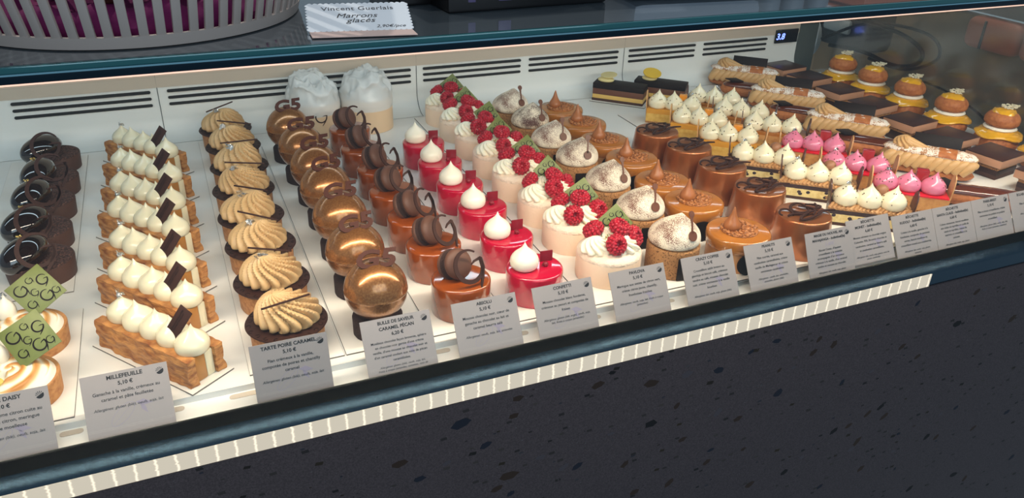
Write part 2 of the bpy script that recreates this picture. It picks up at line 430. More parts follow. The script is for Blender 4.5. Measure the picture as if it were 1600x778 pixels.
# shared shapes
KP = catmull([(0, 0), (.62, 0), (.92, .10), (1.0, .27), (.94, .44), (.73, .59), (.43, .73), (.20, .85), (.08, .96), (0, 1.06)], 3)
def kiss_mb(mb, r, h, M=None, bend=(0, 0), seg=24, wob=.04, seed=0):
    prof = [(max(p[0], 0)*r, p[1]*h) for p in KP]
    prof = [(0, 0)] + [p for p in prof[1:-1] if p[0] > 1e-4] + [(0, 1.06*h)]
    def fn(co, a, t):
        k = (co.z/h)**3
        d = 1 + wob*nz((math.cos(a)*.7+seed, math.sin(a)*.7, co.z/h*1.6), 1.3)
        return Vector((co.x*d + bend[0]*k, co.y*d + bend[1]*k, co.z))
    return mb.lathe(prof, seg, M, fn)
def rosette_mb(mb, r, h, M=None, n=11, twist=2.6, depth=.13, seg=130, dip=.12, phase=0, lean=None):
    """star-nozzle swirl: dome whose ridges spiral in to a small peak"""
    prof = catmull([(.80, 0), (1.0, .10), (1.02, .28), (.93, .48), (.76, .66), (.54, .82), (.32, .94), (.14, 1.0), (.03, 1.02)], 3)
    prof = [(0, 0)] + [(p[0]*r, p[1]*h) for p in prof] + [(0, h*(1-dip*.3))]
    def fn(co, a, t):
        rr = math.hypot(co.x, co.y)/r; zz = co.z/h
        ph = n*(a+phase) + twist*(1-rr)*6.0 + zz*4.2
        w = abs(math.sin(ph/2)); amp = depth*min(1, max(0, (rr-.05)*2.2))
        k = 1 - amp*(1-w)**1.3*1.6 + amp*.25
        b = 1 + .05*math.sin(a+phase*3)
        sh = lean[2]*(1-rr)*min(1, zz*1.5) if lean else 0
        return Vector((co.x*k*b + (lean[0]*sh if lean else 0), co.y*k*b + (lean[1]*sh if lean else 0), co.z - amp*h*.45*(1-w)*min(1, zz*2)))
    return mb.lathe(prof, seg, M, fn)
def leaf_mb(mb, r, M, seed=0):
    rnd = random.Random(seed)
    for i in range(5):
        a = rnd.random()*6.28; d = rnd.random()*r*.6
        pts = [((.35+.65*rnd.random())*r*.7*math.cos(t*PI/3), (.35+.65*rnd.random())*r*.7*math.sin(t*PI/3)) for t in range(6)]
        mb.prism(pts, 0, .0003, M @ T(math.cos(a)*d, math.sin(a)*d, rnd.random()*r*.5) @ Euler((rnd.uniform(-.9, .9), rnd.uniform(-.9, .9), 0)).to_matrix().to_4x4())
    return mb
def puck(r, h, bev=.003, bev_b=.0006, r_bot=None):
    rb = r_bot or r; p = [(0, 0), (rb-bev_b, 0), (rb, bev_b)]
    for i in range(0, 6):
        a = i/5*PI/2; p.append((r-bev+bev*math.cos(a), h-bev+bev*math.sin(a)))
    return p + [(r*.5, h), (0, h)]

# ------------------------------------------------------------------ setting
X0, X1 = -.62, 1.36
def extrude_x(prof, x0, x1, name, mat, parent=None, close=False):
    mb = MB(); a = [mb.bm.verts.new((x0, y, z)) for y, z in prof]; b = [mb.bm.verts.new((x1, y, z)) for y, z in prof]
    n = len(prof)
    for i in range(n if close else n-1):
        k = (i+1) % n; mb.bm.faces.new((a[i], a[k], b[k], b[i]))
    if close: mb.bm.faces.new(a[::-1]); mb.bm.faces.new(b)
    return mb.build(name, mat, parent, sharp=30)
# display deck: raised plate, a lower ledge for the cards with air slots between
deck = struct(extrude_x([(.662, 0), (1.37, 0), (1.37, -.02), (.662, -.02)], X0, X1, 'floor', 'deck_white', close=True))
ledge = struct(extrude_x([(.6285, -.007), (.662, -.007), (.662, -.02), (.6285, -.02)], X0, X1, 'trim_2', 'deck_white', close=True))
xs = [(-.40, -.34), (-.255, -.195), (-.1445, -.125), (-.062, -.040), (.0, .06), (.205, .222), (.30, .312), (.39, .402), (.485, .50), (.58, .59), (.668, .678)]
for x0, x1 in xs:
    mb = MB(); cap = [(x0+.004-.004*math.sin(t*PI/6), .6615-.004+.004*math.cos(t*PI/6)) for t in range(7)] 
    pts = [(x0+.0035*(1-math.sin(t/6*PI)), .656+.0035*math.cos(t/6*PI)) for t in range(7)] + [(x1-.0035*(1-math.sin(t/6*PI)), .656-.0035*math.cos(t/6*PI)) for t in range(7)]
    mb.prism(pts, -.0075, -.0064); struct(mb.build('air_slot', 'reflection_and_slot_beige', ledge))
# rear wall of the case with a coved foot
cov = [(1.345, 0.0)] + [(1.40-.036*math.cos(a)+0, .036-.036*math.sin(a)) for a in [PI/2*(1-i/8) for i in range(9)]]
cov = [(1.364, .0004)] + [(1.364+.036*math.sin(i/8*PI/2), .036-.036*math.cos(i/8*PI/2)) for i in range(9)] 
prof = cov + [(1.40, .105), (1.40, .315), (1.42, .315), (1.42, -.02), (1.364, -.02)]
wallb = struct(extrude_x(prof, X0, 1.302, 'wall_back', 'wall_white', close=True))
tr1 = struct(extrude_x([(1.3985, .0855), (1.3985, .315), (1.40, .315), (1.40, .0855)], X0, 1.302, 'painted_wall_reflection', 'reflection_and_slot_beige', close=True))  # beige band paints a warm reflection over the upper wall
def capsule(x0, x1, z, h): 
    r = h/2; return [(x0+r-r*math.sin(t/6*PI), z+r*math.cos(t/6*PI)) for t in range(7)] + [(x1-r+r*math.sin(t/6*PI), z-r*math.cos(t/6*PI)) for t in range(7)]
MW = Matrix(((1, 0, 0, 0), (0, 0, -1, 1.3995), (0, 1, 0, 0), (0, 0, 0, 1)))   # xy of the prism -> xz of the wall
for x0, x1 in ((-.47, -.262), (-.2374, -.037), (-.012, .200), (.2155, .4045), (.4275, .625), (.642, .8412), (.866, 1.028), (1.049, 1.216)):
    for i, z in enumerate((.0785, .0672, .0562)):
        mb = MB(); mb.prism(capsule(x0, x1, z, .0048), -.0006, .0009 if i else .0022, MW); struct(mb.build('air_slot', 'slot_dark', wallb))
for x in (-.0264, .415, .855):
    mb = MB(); pr = [(y-.0006, z+.0004) for y, z in cov] + [(1.3988, .12), (1.398, .315)]
    for a, b in zip(pr, pr[1:]):
        A, B = Vector((x, a[0], a[1])), Vector((x, b[0], b[1])); mb.tube([A, B], .0006, 4)
    struct(mb.build('panel_seam', 'seam_dark', wallb))
# far right post of the rear wall
mb = MB(); mb.box((1.331, 1.41, .155), (.056, .02, .32), .004); struct(mb.build('wall_corner', 'post_grey'))
# front rail, strip with LED reflections painted as glow, stone front
struct(extrude_x([(.6285, .0005), (.616, -.0062), (.616, -.03), (.6285, -.03)], X0, 1.7, 'trim_3', 'steel_dark', close=True))
struct(extrude_x([(.616, -.0062), (.604, -.0098), (.600, -.0125), (.600, -.0306), (.616, -.0306)], X0, 1.7, 'trim_4', 'steel', close=True))
streak_mb = MB(); streak_mb.box(((X0+.853)/2, .5992, -.0213), (.853-X0, .0012, .0182)); tag(streak_mb.build('painted_led_reflection', 'painted_led_streaks'), 'long strip of painted light reflections along the steel rail above the dark stone', 'reflection')
mb = MB(); mb.box((.5, .612, -.40), (2.4, .028, .7385), .0008); struct(mb.build('wall_front', 'terrazzo'))
# stone chips set in the front, flush with its face
CHIPS = [(0.3712, -0.0536, 0.0052, 'b', 10), (0.4411, -0.0704, 0.0058, 'b', 0), (0.4603, -0.0786, 0.0046, 'd', 20), (0.2756, -0.0435, 0.0046, 'b', 0), (0.2132, -0.0589, 0.007, 'n', 10), (0.2405, -0.0965, 0.0046, 'n', 20), (0.4483, -0.1321, 0.0064, 'k', 0), (0.4814, -0.1148, 0.0041, 'b', 60), (0.5344, -0.0776, 0.0052, 'n', 0), (0.5775, -0.1642, 0.0046, 'b', 20), (0.5775, -0.0624, 0.0035, 'n', 30), (0.6141, -0.0558, 0.0041, 'n', 0), (0.683, -0.0706, 0.0035, 'b', 50), (0.7105, -0.0845, 0.0046, 'b', 55), (0.6787, -0.0895, 0.0046, 'b', 30), (0.6356, -0.14, 0.0052, 'n', 30), (0.7434, -0.1529, 0.0035, 'n', 60), (0.8419, -0.0529, 0.0035, 'n', 50), (0.8747, -0.1462, 0.0041, 'b', 30), (0.8105, -0.2261, 0.0046, 'b', 35), (0.8319, -0.2215, 0.0046, 'k', 35), (0.8457, -0.2416, 0.0052, 'b', 35), (0.7529, -0.2393, 0.0046, 'k', 40), (0.779, -0.2385, 0.0041, 'b', 30), (0.8054, -0.2751, 0.0058, 'b', 50), (0.9532, -0.3141, 0.0046, 'k', 40), (0.9761, -0.3215, 0.0041, 'b', 40), (0.8876, -0.2871, 0.0029, 'n', 0), (0.9971, -0.2714, 0.0035, 'n', 30), (1.1922, -0.4352, 0.0052, 'n', 40), (1.0523, -0.4251, 0.0052, 'k', 0), (1.086, -0.4456, 0.0046, 'b', 60), (0.6794, -0.2882, 0.0046, 'k', 30), (0.4969, -0.1716, 0.0046, 'b', 20), (0.5445, -0.2036, 0.0035, 'n', 10), (0.5975, -0.2198, 0.0029, 'b', 20), (0.4187, -0.1835, 0.0046, 'b', 50), (0.5408, -0.223, 0.0041, 'b', 30), (0.5445, -0.1437, 0.0052, 'g', 50), (0.4883, -0.0713, 0.0052, 'g', 10), (0.1667, -0.1181, 0.0046, 'n', 0), (0.2541, -0.1627, 0.0046, 'b', 20), (0.2677, -0.1491, 0.0075, 'b', 5), (0.3362, -0.1598, 0.0046, 'g', 30), (0.354, -0.1648, 0.0046, 'n', 30), (0.7557, -0.3425, 0.0041, 'n', 30), (0.621, -0.2899, 0.0052, 'b', 20), (0.4369, -0.236, 0.0046, 'b', 20), (0.905, -0.3612, 0.0023, 'n', 60), (0.3538, -0.0331, 0.0058, 'n', 0), (0.3879, -0.0413, 0.0029, 'k', 0), (0.271, -0.0664, 0.0041, 'b', 20), (0.1474, -0.0901, 0.0052, 'b', 0), (0.8892, -0.3212, 0.0035, 'g', 0), (0.9663, -0.2747, 0.0035, 'g', 40), (1.0513, -0.1257, 0.0052, 'b', 40), (0.9524, -0.0588, 0.0046, 'b', 30), (0.9673, -0.0589, 0.0035, 'g', 0), (1.1275, -0.3197, 0.0046, 'n', 20), (1.0582, -0.3297, 0.0041, 'b', 40), (0.4878, -0.2383, 0.0052, 'b', 50), (0.3058, -0.1349, 0.0041, 'g', 0), (0.197, -0.1061, 0.0035, 'g', 20), (0.394, -0.1295, 0.0035, 'g', 0), (0.7053, -0.2703, 0.0029, 'g', 0), (0.6519, -0.1051, 0.0029, 'g', 0), (0.7935, -0.1493, 0.0035, 'g', 20), (0.8293, -0.3348, 0.0046, 'b', 30), (-0.081, -0.543, 0.0034, 'n', 5), (-0.454, -0.379, 0.0052, 'b', 14), (0.545, -0.402, 0.0047, 'b', 16), (-0.128, -0.09, 0.0049, 'k', 51), (-0.002, -0.509, 0.003, 'k', 5), (1.259, -0.414, 0.0034, 'n', 11), (-0.056, -0.446, 0.0053, 'k', 0), (1.4, -0.285, 0.0051, 'n', 26), (0.332, -0.441, 0.0036, 'n', 19), (-0.029, -0.161, 0.0023, 'g', 40), (1.594, -0.315, 0.0043, 'k', 9), (1.594, -0.492, 0.0034, 'n', 40), (0.792, -0.448, 0.0032, 'k', 40), (0.629, -0.103, 0.0024, 'b', 45), (-0.096, -0.179, 0.0042, 'n', 7), (0.128, -0.502, 0.0036, 'b', 22), (0.934, -0.107, 0.0053, 'k', 1), (0.11, -0.423, 0.0025, 'g', 55), (1.475, -0.259, 0.0049, 'k', 39), (-0.179, -0.356, 0.0025, 'g', 38), (1.516, -0.418, 0.002, 'b', 29), (-0.227, -0.169, 0.0033, 'k', 36), (-0.386, -0.06, 0.0035, 'n', 7), (-0.469, -0.57, 0.0026, 'n', 38), (-0.51, -0.33, 0.0029, 'b', 7), (1.237, -0.439, 0.0055, 'n', 30), (-0.156, -0.359, 0.0037, 'n', 26), (0.376, -0.244, 0.0035, 'n', 31), (-0.187, -0.58, 0.0029, 'n', 49), (-0.091, -0.122, 0.0025, 'b', 57), (1.442, -0.289, 0.0055, 'g', 57), (0.837, -0.121, 0.0045, 'b', 31), (0.252, -0.363, 0.0053, 'n', 21), (0.052, -0.341, 0.0052, 'k', 52), (0.324, -0.482, 0.0048, 'k', 21), (1.43, -0.074, 0.0023, 'k', 40), (0.87, -0.576, 0.0051, 'n', 49), (1.531, -0.233, 0.0022, 'n', 44), (0.797, -0.287, 0.0046, 'g', 13), (1.156, -0.484, 0.0025, 'k', 7), (0.271, -0.177, 0.0033, 'n', 35), (-0.483, -0.077, 0.0026, 'k', 52), (1.362, -0.175, 0.0037, 'g', 1), (-0.426, -0.218, 0.0024, 'k', 38), (1.103, -0.577, 0.0023, 'b', 19), (1.243, -0.145, 0.0023, 'g', 24), (-0.148, -0.063, 0.0034, 'g', 54), (1.526, -0.548, 0.0024, 'k', 32), (1.599, -0.371, 0.0045, 'g', 4), (0.783, -0.083, 0.0042, 'g', 27), (-0.34, -0.293, 0.0033, 'n', 11), (0.955, -0.42, 0.005, 'k', 34), (1.542, -0.597, 0.0026, 'k', 7), (0.599, -0.332, 0.0045, 'g', 33), (-0.433, -0.465, 0.005, 'k', 14), (1.087, -0.058, 0.0042, 'b', 39), (1.397, -0.301, 0.0052, 'k', 59), (1.309, -0.167, 0.0041, 'g', 25), (-0.291, -0.176, 0.0033, 'k', 8), (0.353, -0.267, 0.0044, 'n', 18)]
stone = bpy.data.objects['wall_front']
pm('chip_b', (48, 34, 26), .6, spec=.25); pm('chip_n', (26, 29, 40), .6, spec=.25); pm('chip_k', (18, 16, 17), .6, spec=.25); pm('chip_g', (68, 62, 66), .6, spec=.25)
rnd = random.Random(9)
for kind in 'bnkg':
    m = MB()
    for x, z, r_, c, a in CHIPS:
        if c == kind and z < -.034:
            n = rnd.choice((5, 6, 7)); P = [(r_*1.75*rnd.uniform(.7, 1.05)*math.cos(2*PI*q/n), r_*1.0*rnd.uniform(.65, 1.1)*math.sin(2*PI*q/n)) for q in range(n)]
            m.prism(P, 0, .0002, T(x, .5981, z) @ RX(90) @ RZ(a))
    o = m.build('stone_chips', 'chip_'+kind, stone); o['kind'] = 'stuff'
# panes
mb = MB(); mb.box(((X0+X1)/2, .6275, .156), (X1-X0, .0012, .314)); struct(mb.build('window_1', 'pane_clear'))
mb = MB(); mb.box((X1+.003, 1.015, .156), (.004, .77, .314)); struct(mb.build('window_2', 'pane_end'))
# top shelf
sh = root('glass_shelf'); tag(sh, 'dark glass top shelf with teal front edge running over the pastry case', 'shelf')
mb = MB(); mb.box(((X0+1.7)/2, 1.07, .3235), (1.7-X0, .874, .008)); mb.build('shelf_pane', 'shelf_glass', sh)
mb = MB(); mb.box(((X0+1.7)/2, .6305, .3250), (1.7-X0, .0045, .0052), .0012); mb.build('front_edge', 'glass_edge', sh)
mb = MB(); mb.box(((X0+1.7)/2, .6290, .3219), (1.7-X0, .0026, .0013)); mb.build('bright_bevel', 'edge_bright', sh)
mb = MB(); mb.box(((X0+1.7)/2, .6305, .3185), (1.7-X0, .005, .0062), .0005); mb.build('profile', 'navy_alu', sh)
mb = MB(); mb.box(((X0+1.35)/2, .6297, .3150), (1.35-X0, .0034, .0014), .0003); mb.build('led_lens', 'led_lens', sh)

# ------------------------------------------------------------------ boards
def board(x0, x1, y0, y1, label, z=0, thick=.0016, rot=0, c=None):
    b = root('cake_board'); cx, cy = (x0+x1)/2, (y0+y1)/2
    m = MB(); m.box((0, 0, thick/2+.0001), (x1-x0-.0012, y1-y0, thick)); m.build('board_face', 'board_white', b)
    e = MB(); h = (x1-x0-.0012)/2; w = (y1-y0)/2
    for p in ((-h, 0, .0004, 2*w), (h, 0, .0004, 2*w)): e.box((p[0], 0, thick/2), (p[2], p[3], thick*.9))
    for s_ in (-w, w): e.box((0, s_, thick/2), (2*h, .0004, thick*.9))
    e.build('board_rim', 'board_edge', b)
    b.location = (cx, cy, z); b.rotation_euler = (0, 0, math.radians(rot))
    tag(b, label, 'board', 'white boards under the cakes'); return b
BZ = .0018
board(-.250, -.1425, .905, 1.35, 'white board under the five dark chocolate tarts')
board(-.245, -.131, .668, .862, 'white board under the toasted meringue tarts')
board(.0215, .1155, .674, 1.352, 'white board under the row of pear caramel tarts')
board(.1165, .209, .674, 1.30, 'white board under the gold chocolate spheres')
board(.2096, .2985, .674, 1.28, 'white board under the amber cakes topped with macarons')
board(.2990, .3945, .668, 1.19, 'white board under the bright red glazed cakes')
board(.3950, .4885, .668, 1.355, 'white board under the raspberry pavlovas')
board(.4890, .5765, .668, 1.29, 'white board under the cocoa dusted coffee cakes')
board(.5770, .6680, .655, 1.26, 'white board under the caramel peanut cakes')
board(.6685, .7600, .655, 1.09, 'white board under the copper cakes')

# ------------------------------------------------------------------ G monogram strip (used on the plaques and tarts)
def G_path(r, n=34, a0=38, a1=372):
    P = []
    for i in range(n):
        a = math.radians(a0 + (a1-a0)*i/(n-1)); k = 1.0 if i < n-4 else 1.0-.04*(i-n+4)
        P.append((r*k*math.cos(a), r*1.05*k*math.sin(a)))
    return P
def G_mb(mb, r, M, w=.22, thick=.0012):
    P = G_path(r); W_ = [r*w*(.35+.75*math.sin(PI*i/(len(P)-1))) for i in range(len(P))]
    mb.ribbon(P, W_, thick, M)
    mb.ribbon([(r*1.02, r*.12), (r*.9, -.5*r), (r*.55, -1.1*r), (r*.1, -1.7*r)], [r*w*.8, r*w, r*w*.8, r*w*.3], thick, M)
    mb.ribbon([(r*1.05, r*.1), (r*.5, r*.12), (r*.2, r*.02)], [r*w*.7, r*w*.5, r*w*.2], thick, M)
    return mb
def green_plaque(parent, M, size=.033, seed=0):
    rnd = random.Random(seed); h = size/2
    m = MB(); m.box((0, 0, 0), (size, size, .0014), .0002, M); pl = m.build('green_plaque', 'green_choc', parent)
    g = MB()
    for (x, y, k) in ((-.26, .22, 1), (.06, .3, .55), (.3, .12, .9), (-.05, -.02, .6), (-.3, -.22, .7), (.1, -.26, 1), (.34, -.3, .6)):
        G_mb(g, size*.140*k, M @ T(x*size, y*size, .0007) @ RZ(rnd.uniform(-25, 25)), .28, .0002)
    g.build('monogram', 'choc_black', pl)
    return pl

# ------------------------------------------------------------------ 1 dark chocolate tart
def make_choc_tart():
    t = root('chocolate_tart')
    MB().lathe([(0, 0), (.0355, 0), (.0372, .0215), (.0368, .0225), (.035, .0215), (0, .0205)], 56).build('crust', 'choc_crust', t)
    c = MB(); prof = [(0, .0195), (.0352, .0195), (.0352, .0215)] + [(r_, .0235) for r_ in (.033, .030, .027, .024, .021, .018, .015, .012, .009, .006, .003)] + [(0, .0235)]
    c.lathe(prof, 80, None, lambda co, a, t_: co + (Vector((0, 0, .0016*nz(co, 330)+.0008*nz(co, 800))) if co.z > .022 else Vector()))
    c.build('crumb', 'choc_crumb', t, sharp=70)
    d = MB(); M = T(-.0125, -.003, .0315) @ RZ(58) @ RY(-4)
    d.ico((0, 0, 0), 1, 4, (.0330, .0205, .0195), M); d.build('dome', 'choc_glaze_black', t)
    g = MB(); G_mb(g, .0185, T(.0040, -.0250, .0450) @ RZ(10) @ RX(48) , .25, .0018); g.build('chocolate_monogram', 'choc_plaque', t)
    l = MB(); leaf_mb(l, .0035, T(-.014, .004, .0505), 3); l.build('gold_leaf', 'gold_leaf', t)
    return t
p = make_choc_tart()
place(p, [(-.1765, .955, BZ, 0), (-.183, 1.040, BZ, -6), (-.184, 1.130, BZ, 5), (-.183, 1.212, BZ, 12), (-.1855, 1.308, BZ, -14)],
      ['dark chocolate tart with glossy dome and G ring, %s of its row' % s for s in ords(5)], 'tart', 'dark chocolate tarts at the left')

# ------------------------------------------------------------------ 2 lemon meringue tart
def make_daisy():
    t = root('lemon_meringue_tart')
    MB().lathe([(0, 0), (.0355, 0), (.0370, .0205), (.0366, .0215), (.0345, .0205), (0, .0200)], 56).build('crust', 'biscuit', t)
    m = MB(); n = 30; R = .0345
    prof = [(0, .019), (R, .019)]
    for i in range(n+1):
        r_ = R*(1-i/n*.97); prof.append((r_, .0195 + .0135*math.sin(min(1, (i/n)*1.5)*PI/2)))
    prof.append((0, .033))
    lay = m.bm.verts.layers.float.new('toast')
    vals = []
    wx, wy = -.014, -.012
    def fn(co, a, tt):
        if co.z < .0193: vals.append(0); return co
        rr = math.hypot(co.x, co.y)
        ph = (rr/R*3.2 + a/(2*PI)*2.0 + .25*math.sin(a*1.0+1))*2*PI
        rid = .5+.5*math.cos(ph); edge = min(1, max(0, rr/R*1.6))
        co = co + Vector((0, 0, .0020*(rid**1.5)*(1 if rr < R*.93 else .3)))
        d = math.hypot(co.x-wx, co.y-wy)
        k = max(0, 1-max(0, d-.0085)/.004); 
        if d < .0125: co.z = co.z*(1-k) + .0262*k
        tv = rid*.75 + .35*nz(co, 80)+.18
        if rr > R*.86: tv -= .7
        if k > .2: tv -= .8*k
        vals.append(max(0, min(1, tv))); return co
    m.lathe(prof, 72, None, fn)
    for v, q in zip(m.bm.verts, vals): v[lay] = q
    m.build('meringue', 'toasted_meringue', t, sharp=80)
    MB().lathe([(0, .0262), (.0082, .0262), (.0075, .0280), (0, .0285)], 24, T(wx, wy, 0)).build('custard_centre', 'custard', t)
    k = MB(); kiss_mb(k, .010, .026, T(-.012, .016, .030), (.002, .001)); pk = k.build('meringue_peak', 'meringue', t)
    l = MB(); leaf_mb(l, .0055, T(-.011, .017, .053), 5); l.build('silver_leaf', 'silver_leaf', pk)
    green_plaque(t, T(.018, .012, .0530) @ RZ(-8) @ RX(52) @ RZ(32), .039, 2)
    return t
p = make_daisy()
place(p, [(-.178, .716, BZ, 0), (-.1765, .803, BZ, 14)],
      ['toasted lemon meringue tart with green plaque, nearest the front rail', 'toasted lemon meringue tart with green plaque, behind the front one'], 'tart', 'lemon meringue tarts at the front left')

# ------------------------------------------------------------------ 3 millefeuille
def make_mille(label_text=True):
    t = root('millefeuille'); Lh = .136
    def puff_fn(seed):
        def fn(co):
            k = math.sin(co.z/.030*PI*2.5 + 1.6*nz((co.x*40, seed, 0), 1))
            dy = .0010*k + .0022*nz((co.x+seed, co.y*2, co.z*1.4), 95)
            dz = .0016*nz((co.x, seed, 1), 55) + .0005*nz((co.x, seed, co.y*3), 260)
            dx = .0014*nz((co.z*2, seed, co.y), 120)
            return Vector((co.x+dx, co.y+dy, co.z + dz*(co.z/.030)))
        return fn
    for s, y in ((1.3, -.0160), (7.7, .0165)):
        m = MB(); m.grid_box((Lh, .0098, .0300), 60, 4, 16, puff_fn(s), T(0, y, 0)); m.build('puff_pastry', 'puff', t, sharp=60)
    m = MB(); m.box((-.001, -.0045, .0140), (Lh-.004, .0130, .028), .001); m.build('caramel_layer', 'caramel_cream', t)
    m = MB(); m.box((-.001, .0066, .0140), (Lh-.004, .0092, .028), .001); m.build('vanilla_layer', 'vanilla_cream', t)
    for i in range(5):
        k = MB(); x = -.050 + i*.0255
        kiss_mb(k, .0165 if i else .0155, .0300, T(x, .0005, .0262) @ RZ(i*70), (.002*math.cos(i*2), .002*math.sin(i*2)), 28, .07, i*3)
        ks = k.build('cream_kiss', 'kiss_cream', t)
        if i == 0:
            l = MB(); leaf_mb(l, .0066, T(x, 0, .0545), 11); l.build('silver_leaf', 'silver_leaf', ks)
    Mp = T(.0385, .000, .0545) @ RZ(14) @ RX(66) @ RZ(-27)
    m = MB(); m.box((0, 0, 0), (.0150, .031, .0012), .0002, Mp); pl = m.build('chocolate_plaque', 'choc_plaque', t)
    text('ARTISAN CHOCOLATIER\nVINCENT GUERLAIS', .0023, 'plaque_lettering', 'choc_black', pl, 0, 0, 0, M=Mp @ T(-.0014, 0, .00065) @ RZ(90), extrude=.00005, bold=.00005)
    return t
p = make_mille()
my = [(-.0555, .7365), (-.0555, .8265), (-.056, .9070), (-.0585, .9970), (-.0575, 1.0800), (-.057, 1.1720), (-.0568, 1.2710)]
ang = [-53.5, -53, -54, -52.5, -53.5, -53, -54]
place(p, [(x, y, BZ+.0003, a) for (x, y), a in zip(my, ang)],
      ['millefeuille slice with five cream kisses and brown plaque, %s of its column' % s for s in ords(7)], 'pastry', 'millefeuille slices')
for (x, y), a, s in zip(my, ang, ords(7)):
    board(-.075, .075, -.0265, .0235, 'slim white board under the %s millefeuille' % s, rot=a)
    b = bpy.data.objects[[o.name for o in COL.objects if o.name.startswith('cake_board')][-1]]
bds = [o for o in COL.objects if o.name.startswith('cake_board')][-7:]
for b, (x, y), a in zip(bds, my, ang): b.location = (x, y, .0001)

# ------------------------------------------------------------------ 4 pear caramel tart
def make_pear(i=0):
    t = root('pear_caramel_tart')
    MB().lathe([(0, 0), (.0355, 0), (.0365, .002), (.0372, .0265), (.0365, .0275), (0, .0275)], 48).build('crust', 'pear_crust', t)
    m = MB(); m.lathe([(0, .0275), (.0405, .0275), (.0412, .0284), (.0405, .0296), (0, .0296)], 56); ds = m.build('chocolate_disc', 'choc_dark', t)
    r = MB(); rnd = random.Random(4)
    for k in range(22):
        a = k/22*2*PI; rr = .0355+.0025*rnd.random(); rad = .0022; P = [(rad*math.cos(q/7*4.4), rad*math.sin(q/7*4.4)) for q in range(8)]
        r.ribbon(P, .0007, .0005, T(rr*math.cos(a), rr*math.sin(a), .0294) @ RZ(rnd.random()*360))
    r.build('relief', 'choc_black', ds)
    c = MB(); rosette_mb(c, .0318, .0355, T(.001, .001, .0290), 15, 3.0, .17, 170, .12, .3, (-.75, -.3, .016)); c.build('cream_rosette', 'latte_cream', t)
    return t
protos = []
spY = [(.0665, .7135), (.0645, .8015), (.0645, .8915), (.0640, .9760), (.0650, 1.0640), (.0690, 1.1510), (.0695, 1.2370), (.0660, 1.3210)]
p = make_pear()
outs = place(p, [(x, y, BZ, a) for (x, y), a in zip(spY, (0, 40, 85, 130, 10, 200, 60, 100))],
      ['pear caramel tart with piped beige swirl, %s of its row' % s for s in ords(8)], 'tart', 'pear caramel tarts')
# each swirl carries its own stick and flake of silver
stick = [(28, .004, -.030), (-28, .006, .018), (-30, .005, .020), (-38, .008, .014), (-6, .010, .014), (-4, .008, .012), (-16, .010, .015), (42, .000, -.004)]
for o, (a, sx, sy), q in zip(outs, stick, range(8)):
    loc = o.location; inv = RZ(-math.degrees(o.rotation_euler.z))
    m = MB(); M = inv @ T(sx-.004, (-.016 if q == 0 else .002), .0655 if q else .0605) @ RZ(a-8) @ RY(-4 if q % 2 else 4)
    m.tube([(-.026, 0, 0), (.026, 0, 0)], .0011, 7, M); m.build('chocolate_stick', 'choc_plaque', o)
    if q: 
        l = MB(); leaf_mb(l, .0082, inv @ T(-.010, -.010, .0620), 20+q); l.build('silver_leaf', 'silver_leaf', o)

# ------------------------------------------------------------------ 5 gold sphere
def make_sphere():
    t = root('gold_sphere_cake')
    m = MB(); m.lathe(puck(.0265, .021, .002), 40, None, lambda co, a, q: co*(1+.02*nz(co, 300))); m.build('brownie_base', 'brownie', t)
    n = 36; R = .0330; prof = [(0, -R)] + [(R*math.sin(PI*i/n), -R*math.cos(PI*i/n)) for i in range(1, n)] + [(0, R)]
    prof = prof[:n//2-0] + [(R*1.0, -.0006), (R*1.008, -.0003), (R*1.008, .0003), (R*1.0, .0006)] + prof[n//2+1:]
    m = MB(); m.lathe(prof, 56, T(0, 0, .0515) @ RX(0)); m.build('sphere', 'gold_pearl', t, sharp=80)
    lt = text('G5', .026, 'monogram', 'choc_brown', t, 0, 0, 0, extrude=.0011, bold=.0009, sx=1.3, M=T(0, -.003, .0872) @ RZ(0) @ RX(46) @ T(0, -.008, 0), shear=.2)
    m = MB(); m.ico((0, 0, .0845), .004, 2, (1.2, 1, .6)); m.build('chocolate_dot', 'choc_dark', t)
    return t
p = make_sphere()
place(p, [(.1585, .7060, BZ, -6), (.1575, .794, BZ, 10), (.1605, .886, BZ, 2), (.1615, .977, BZ, 14), (.1620, 1.056, BZ, 8), (.1585, 1.138, BZ, 4), (.154, 1.229, BZ, 10)],
      ['gold chocolate sphere with G5 letters, %s of its row' % s for s in ords(7)], 'cake', 'gold chocolate spheres')

# ------------------------------------------------------------------ 6 amber cake with macaron
def make_absolu():
    t = root('macaron_topped_cake')
    MB().lathe(puck(.0330, .0405, .004), 64).build('glazed_body', 'amber_glaze', t, sharp=60)
    Mm = T(-.006, .004, .0555) @ RZ(-68) @ RY(64)
    shell = [(0, 0), (.0145, 0), (.0168, .0018), (.0172, .0042), (.0162, .0070), (.0130, .0094), (.0080, .0108), (0, .0114)]
    shell = [(0, 0)] + catmull(shell[1:], 3)
    shell[-1] = (0, .0114)
    m = MB(); m.lathe(shell, 36, Mm @ T(0, 0, .0028)); mc = m.build('macaron_shell', 'macaron', t)
    m = MB(); m.lathe(shell, 36, Mm @ T(0, 0, -.0028) @ RX(180)); m.build('macaron_shell', 'macaron', t)
    m = MB(); m.lathe([(0, -.0048), (.0162, -.0048), (.0172, -.0036), (.0162, -.0022), (.0146, -.0016), (.0146, .0016), (.0162, .0022), (.0172, .0036), (.0162, .0048), (0, .0048)], 60, Mm, lambda co, a, q: Vector((co.x*(1+.03*nz(co, 700)), co.y*(1+.03*nz(co, 700)), co.z)))
    m.build('macaron_filling', 'macaron_foot', t)
    g = MB(); G_mb(g, .0165, T(.0030, -.0165, .0620) @ RZ(14) @ RX(62) @ RZ(12), .27, .0018)
    g.build('chocolate_scroll', 'choc_plaque', t)
    return t
p = make_absolu()
